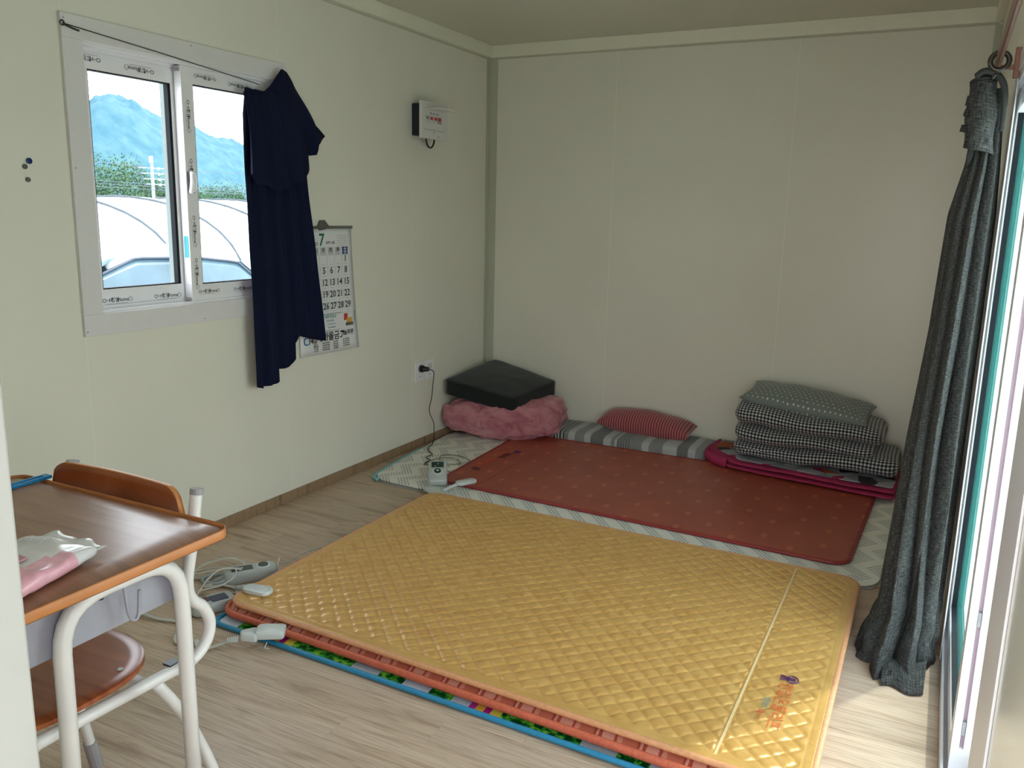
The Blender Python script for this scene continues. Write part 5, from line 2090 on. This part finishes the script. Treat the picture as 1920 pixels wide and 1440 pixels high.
# --- utility pole
up = thing('utility_pole', 'pale utility pole with stacked crossarms and insulators beyond the greenhouses', 'utility pole', (-28, 25.9, -.45))
PX, PY = -28.0, 25.9
part('pole', MB().tube([(PX, PY, -.45), (PX, PY, 3.40)], [.09, .06], 10), 'concrete', up)
DR = Vector((.35, .94, 0)).normalized()
for k, z in enumerate((2.89, 2.67, 2.44, 2.22)):
    a = Vector((PX, PY, z)) - DR * (.62 - .10 * k)
    b = Vector((PX, PY, z)) + DR * (.62 - .02 * k)
    arm = part('crossarm', MB().tube([a, b], .028, 6), 'concrete', up)
    for q, mt in ((a, 'cartrim'), (b, 'redink'), (a.lerp(b, .72), 'pale')):
        part('insulator', MB().tube([q + Vector((0, 0, -.06)), q + Vector((0, 0, .04))], [.055, .04], 8), mt, arm)
part('transformer', MB().cyl((PX + .09, PY - .1, 3.12), (0, 0, 1), .08, .25, 10), 'pale', up)
for k, (z, dx) in enumerate(((2.95, -.7), (2.24, -.6), (2.10, .7), (1.98, .8))):
    p0 = Vector((PX, PY, z)) + DR * dx
    pts = []
    for i in range(-16, 17):
        s_ = i / 16
        pts.append(p0 + Vector((-.30, .95, 0)) * (s_ * 30) + Vector((0, 0, 1.2 * s_ * s_ * (1 if k == 0 else .3))))
    o = ob('power_line', MB().tube(pts, .010, 4), 'cartrim', None)
    tag(o, ('topmost', 'second', 'third', 'lowest')[k] + ' power line strung from the utility pole', 'power line', 'power lines at the utility pole')

# --- trees behind the greenhouses
def tree(label, x, y, r, h, n, seed):
    t = thing('leafy_tree', label, 'tree', (x, y, -.45), 'trees behind the greenhouses')
    rnd_ = random.Random(seed)
    part('trunk', MB().tube([(x, y, -.45), (x + .1, y, h * .5)], [.14, .08], 8), 'bark', t)
    mb = MB()
    cl = [(Vector((x + rnd_.uniform(-r, r) * .7, y + rnd_.uniform(-r, r) * .8, -.3 + h * rnd_.uniform(.35, .85))), r * rnd_.uniform(.35, .6)) for _ in range(9)]
    for i in range(n):
        c, rr = cl[rnd_.randrange(len(cl))]
        d_ = Vector((rnd_.gauss(0, 1), rnd_.gauss(0, 1), rnd_.gauss(0, .8))).normalized()
        p = c + d_ * rr * rnd_.uniform(.6, 1.05)
        a = Vector((rnd_.gauss(0, 1), rnd_.gauss(0, 1), rnd_.gauss(0, 1))).normalized()
        b = a.cross(d_).normalized() if abs(a.dot(d_)) < .98 else Vector((0, 0, 1))
        s = rnd_.uniform(.035, .085)
        mb.add([p - a * s, p + b * s * .6, p + a * s, p - b * s * .6], [(0, 1, 2, 3)])
    me = mb.me('foliage', fix=False)
    o = link('foliage', me, 'leaf', t)
    o['kind'] = 'stuff'


tr_spots = [(-34, 26.5, 2.6, 3.3), (-35, 29.8, 2.3, 3.6), (-36, 32.6, 1.7, 3.3), (-38, 35.6, 1.5, 2.5), (-37, 37.3, 1.9, 2.6), (-37, 40.5, 2.2, 3.1), (-37.5, 43.5, 2.2, 3.0), (-33, 44.5, 2.2, 2.9), (-31, 21.5, 2.2, 3.2)]
tr_spots.sort(key=lambda q: q[1] / (2.59 - q[0]))
for k, (x, y, r, h) in enumerate(tr_spots):
    tree(('leftmost', 'second', 'third', 'fourth', 'fifth', 'sixth', 'seventh', 'eighth', 'rightmost')[k] + ' bushy green tree in the row beyond the greenhouses, counted from the left', x, y, r, h, 6500, 50 + k)

# --- dry reeds between car and tunnels
mb = MB()
rnd_ = random.Random(5)
for i in range(700):
    x = rnd_.uniform(-7.8, -5.2)
    y = rnd_.uniform(4.5, 16)
    hgt = rnd_.uniform(.4, 1.15)
    lx, ly = rnd_.gauss(0, .25), rnd_.gauss(0, .25)
    mb.tube([(x, y, -.45), (x + lx * .3, y + ly * .3, -.45 + hgt * .6), (x + lx, y + ly, -.45 + hgt)], [.006, .005, .002], 3, caps=False)
o = link('dry_reeds', mb.me('dry_reeds', fix=False), 'reed')
tag(o, 'pale dry reeds and weeds growing in front of the greenhouses', 'reeds', kind='stuff')

# --- mountain
ridge = [(-.30, 30), (.0, 45), (.30, 60), (.50, 66), (.63, 68), (.70, 72), (.745, 78), (.765, 90), (.785, 95), (.80, 95), (.82, 92), (.85, 84), (.88, 77), (.92, 72), (.955, 69), (1.0, 64), (1.06, 56), (1.2, 44), (1.5, 30)]


def hill(u, v):
    a = -.30 + 1.8 * u            # slope y/x of the direction from the camera
    far = 600 + 260 * v
    hgt = lerp_pts(ridge, a)
    x = 2.59 - far
    y = a * far
    s = sin(pi * min(v * .5 / .55, 1.0)) if v < .55 else sin(pi * .5) * (1 - (v - .55) * 1.2)
    z = -6 + (hgt * (1.0 + .25 * v) + 6) * max(0, sin(pi * .5 * min(1, v / .55))) ** .8
    if v > .55:
        z -= (v - .55) * 120
    n = noise.noise(Vector((x * .02, y * .02, 0))) * 10 + noise.noise(Vector((x * .07, y * .07, 2))) * 4 + noise.noise(Vector((x * .25, y * .25, 5))) * 2.2
    return Vector((x, y, z * (600 / 600) + n * min(1, v * 2)))


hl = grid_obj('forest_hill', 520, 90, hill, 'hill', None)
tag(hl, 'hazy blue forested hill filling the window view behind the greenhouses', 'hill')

bpy.context.view_layer.update()
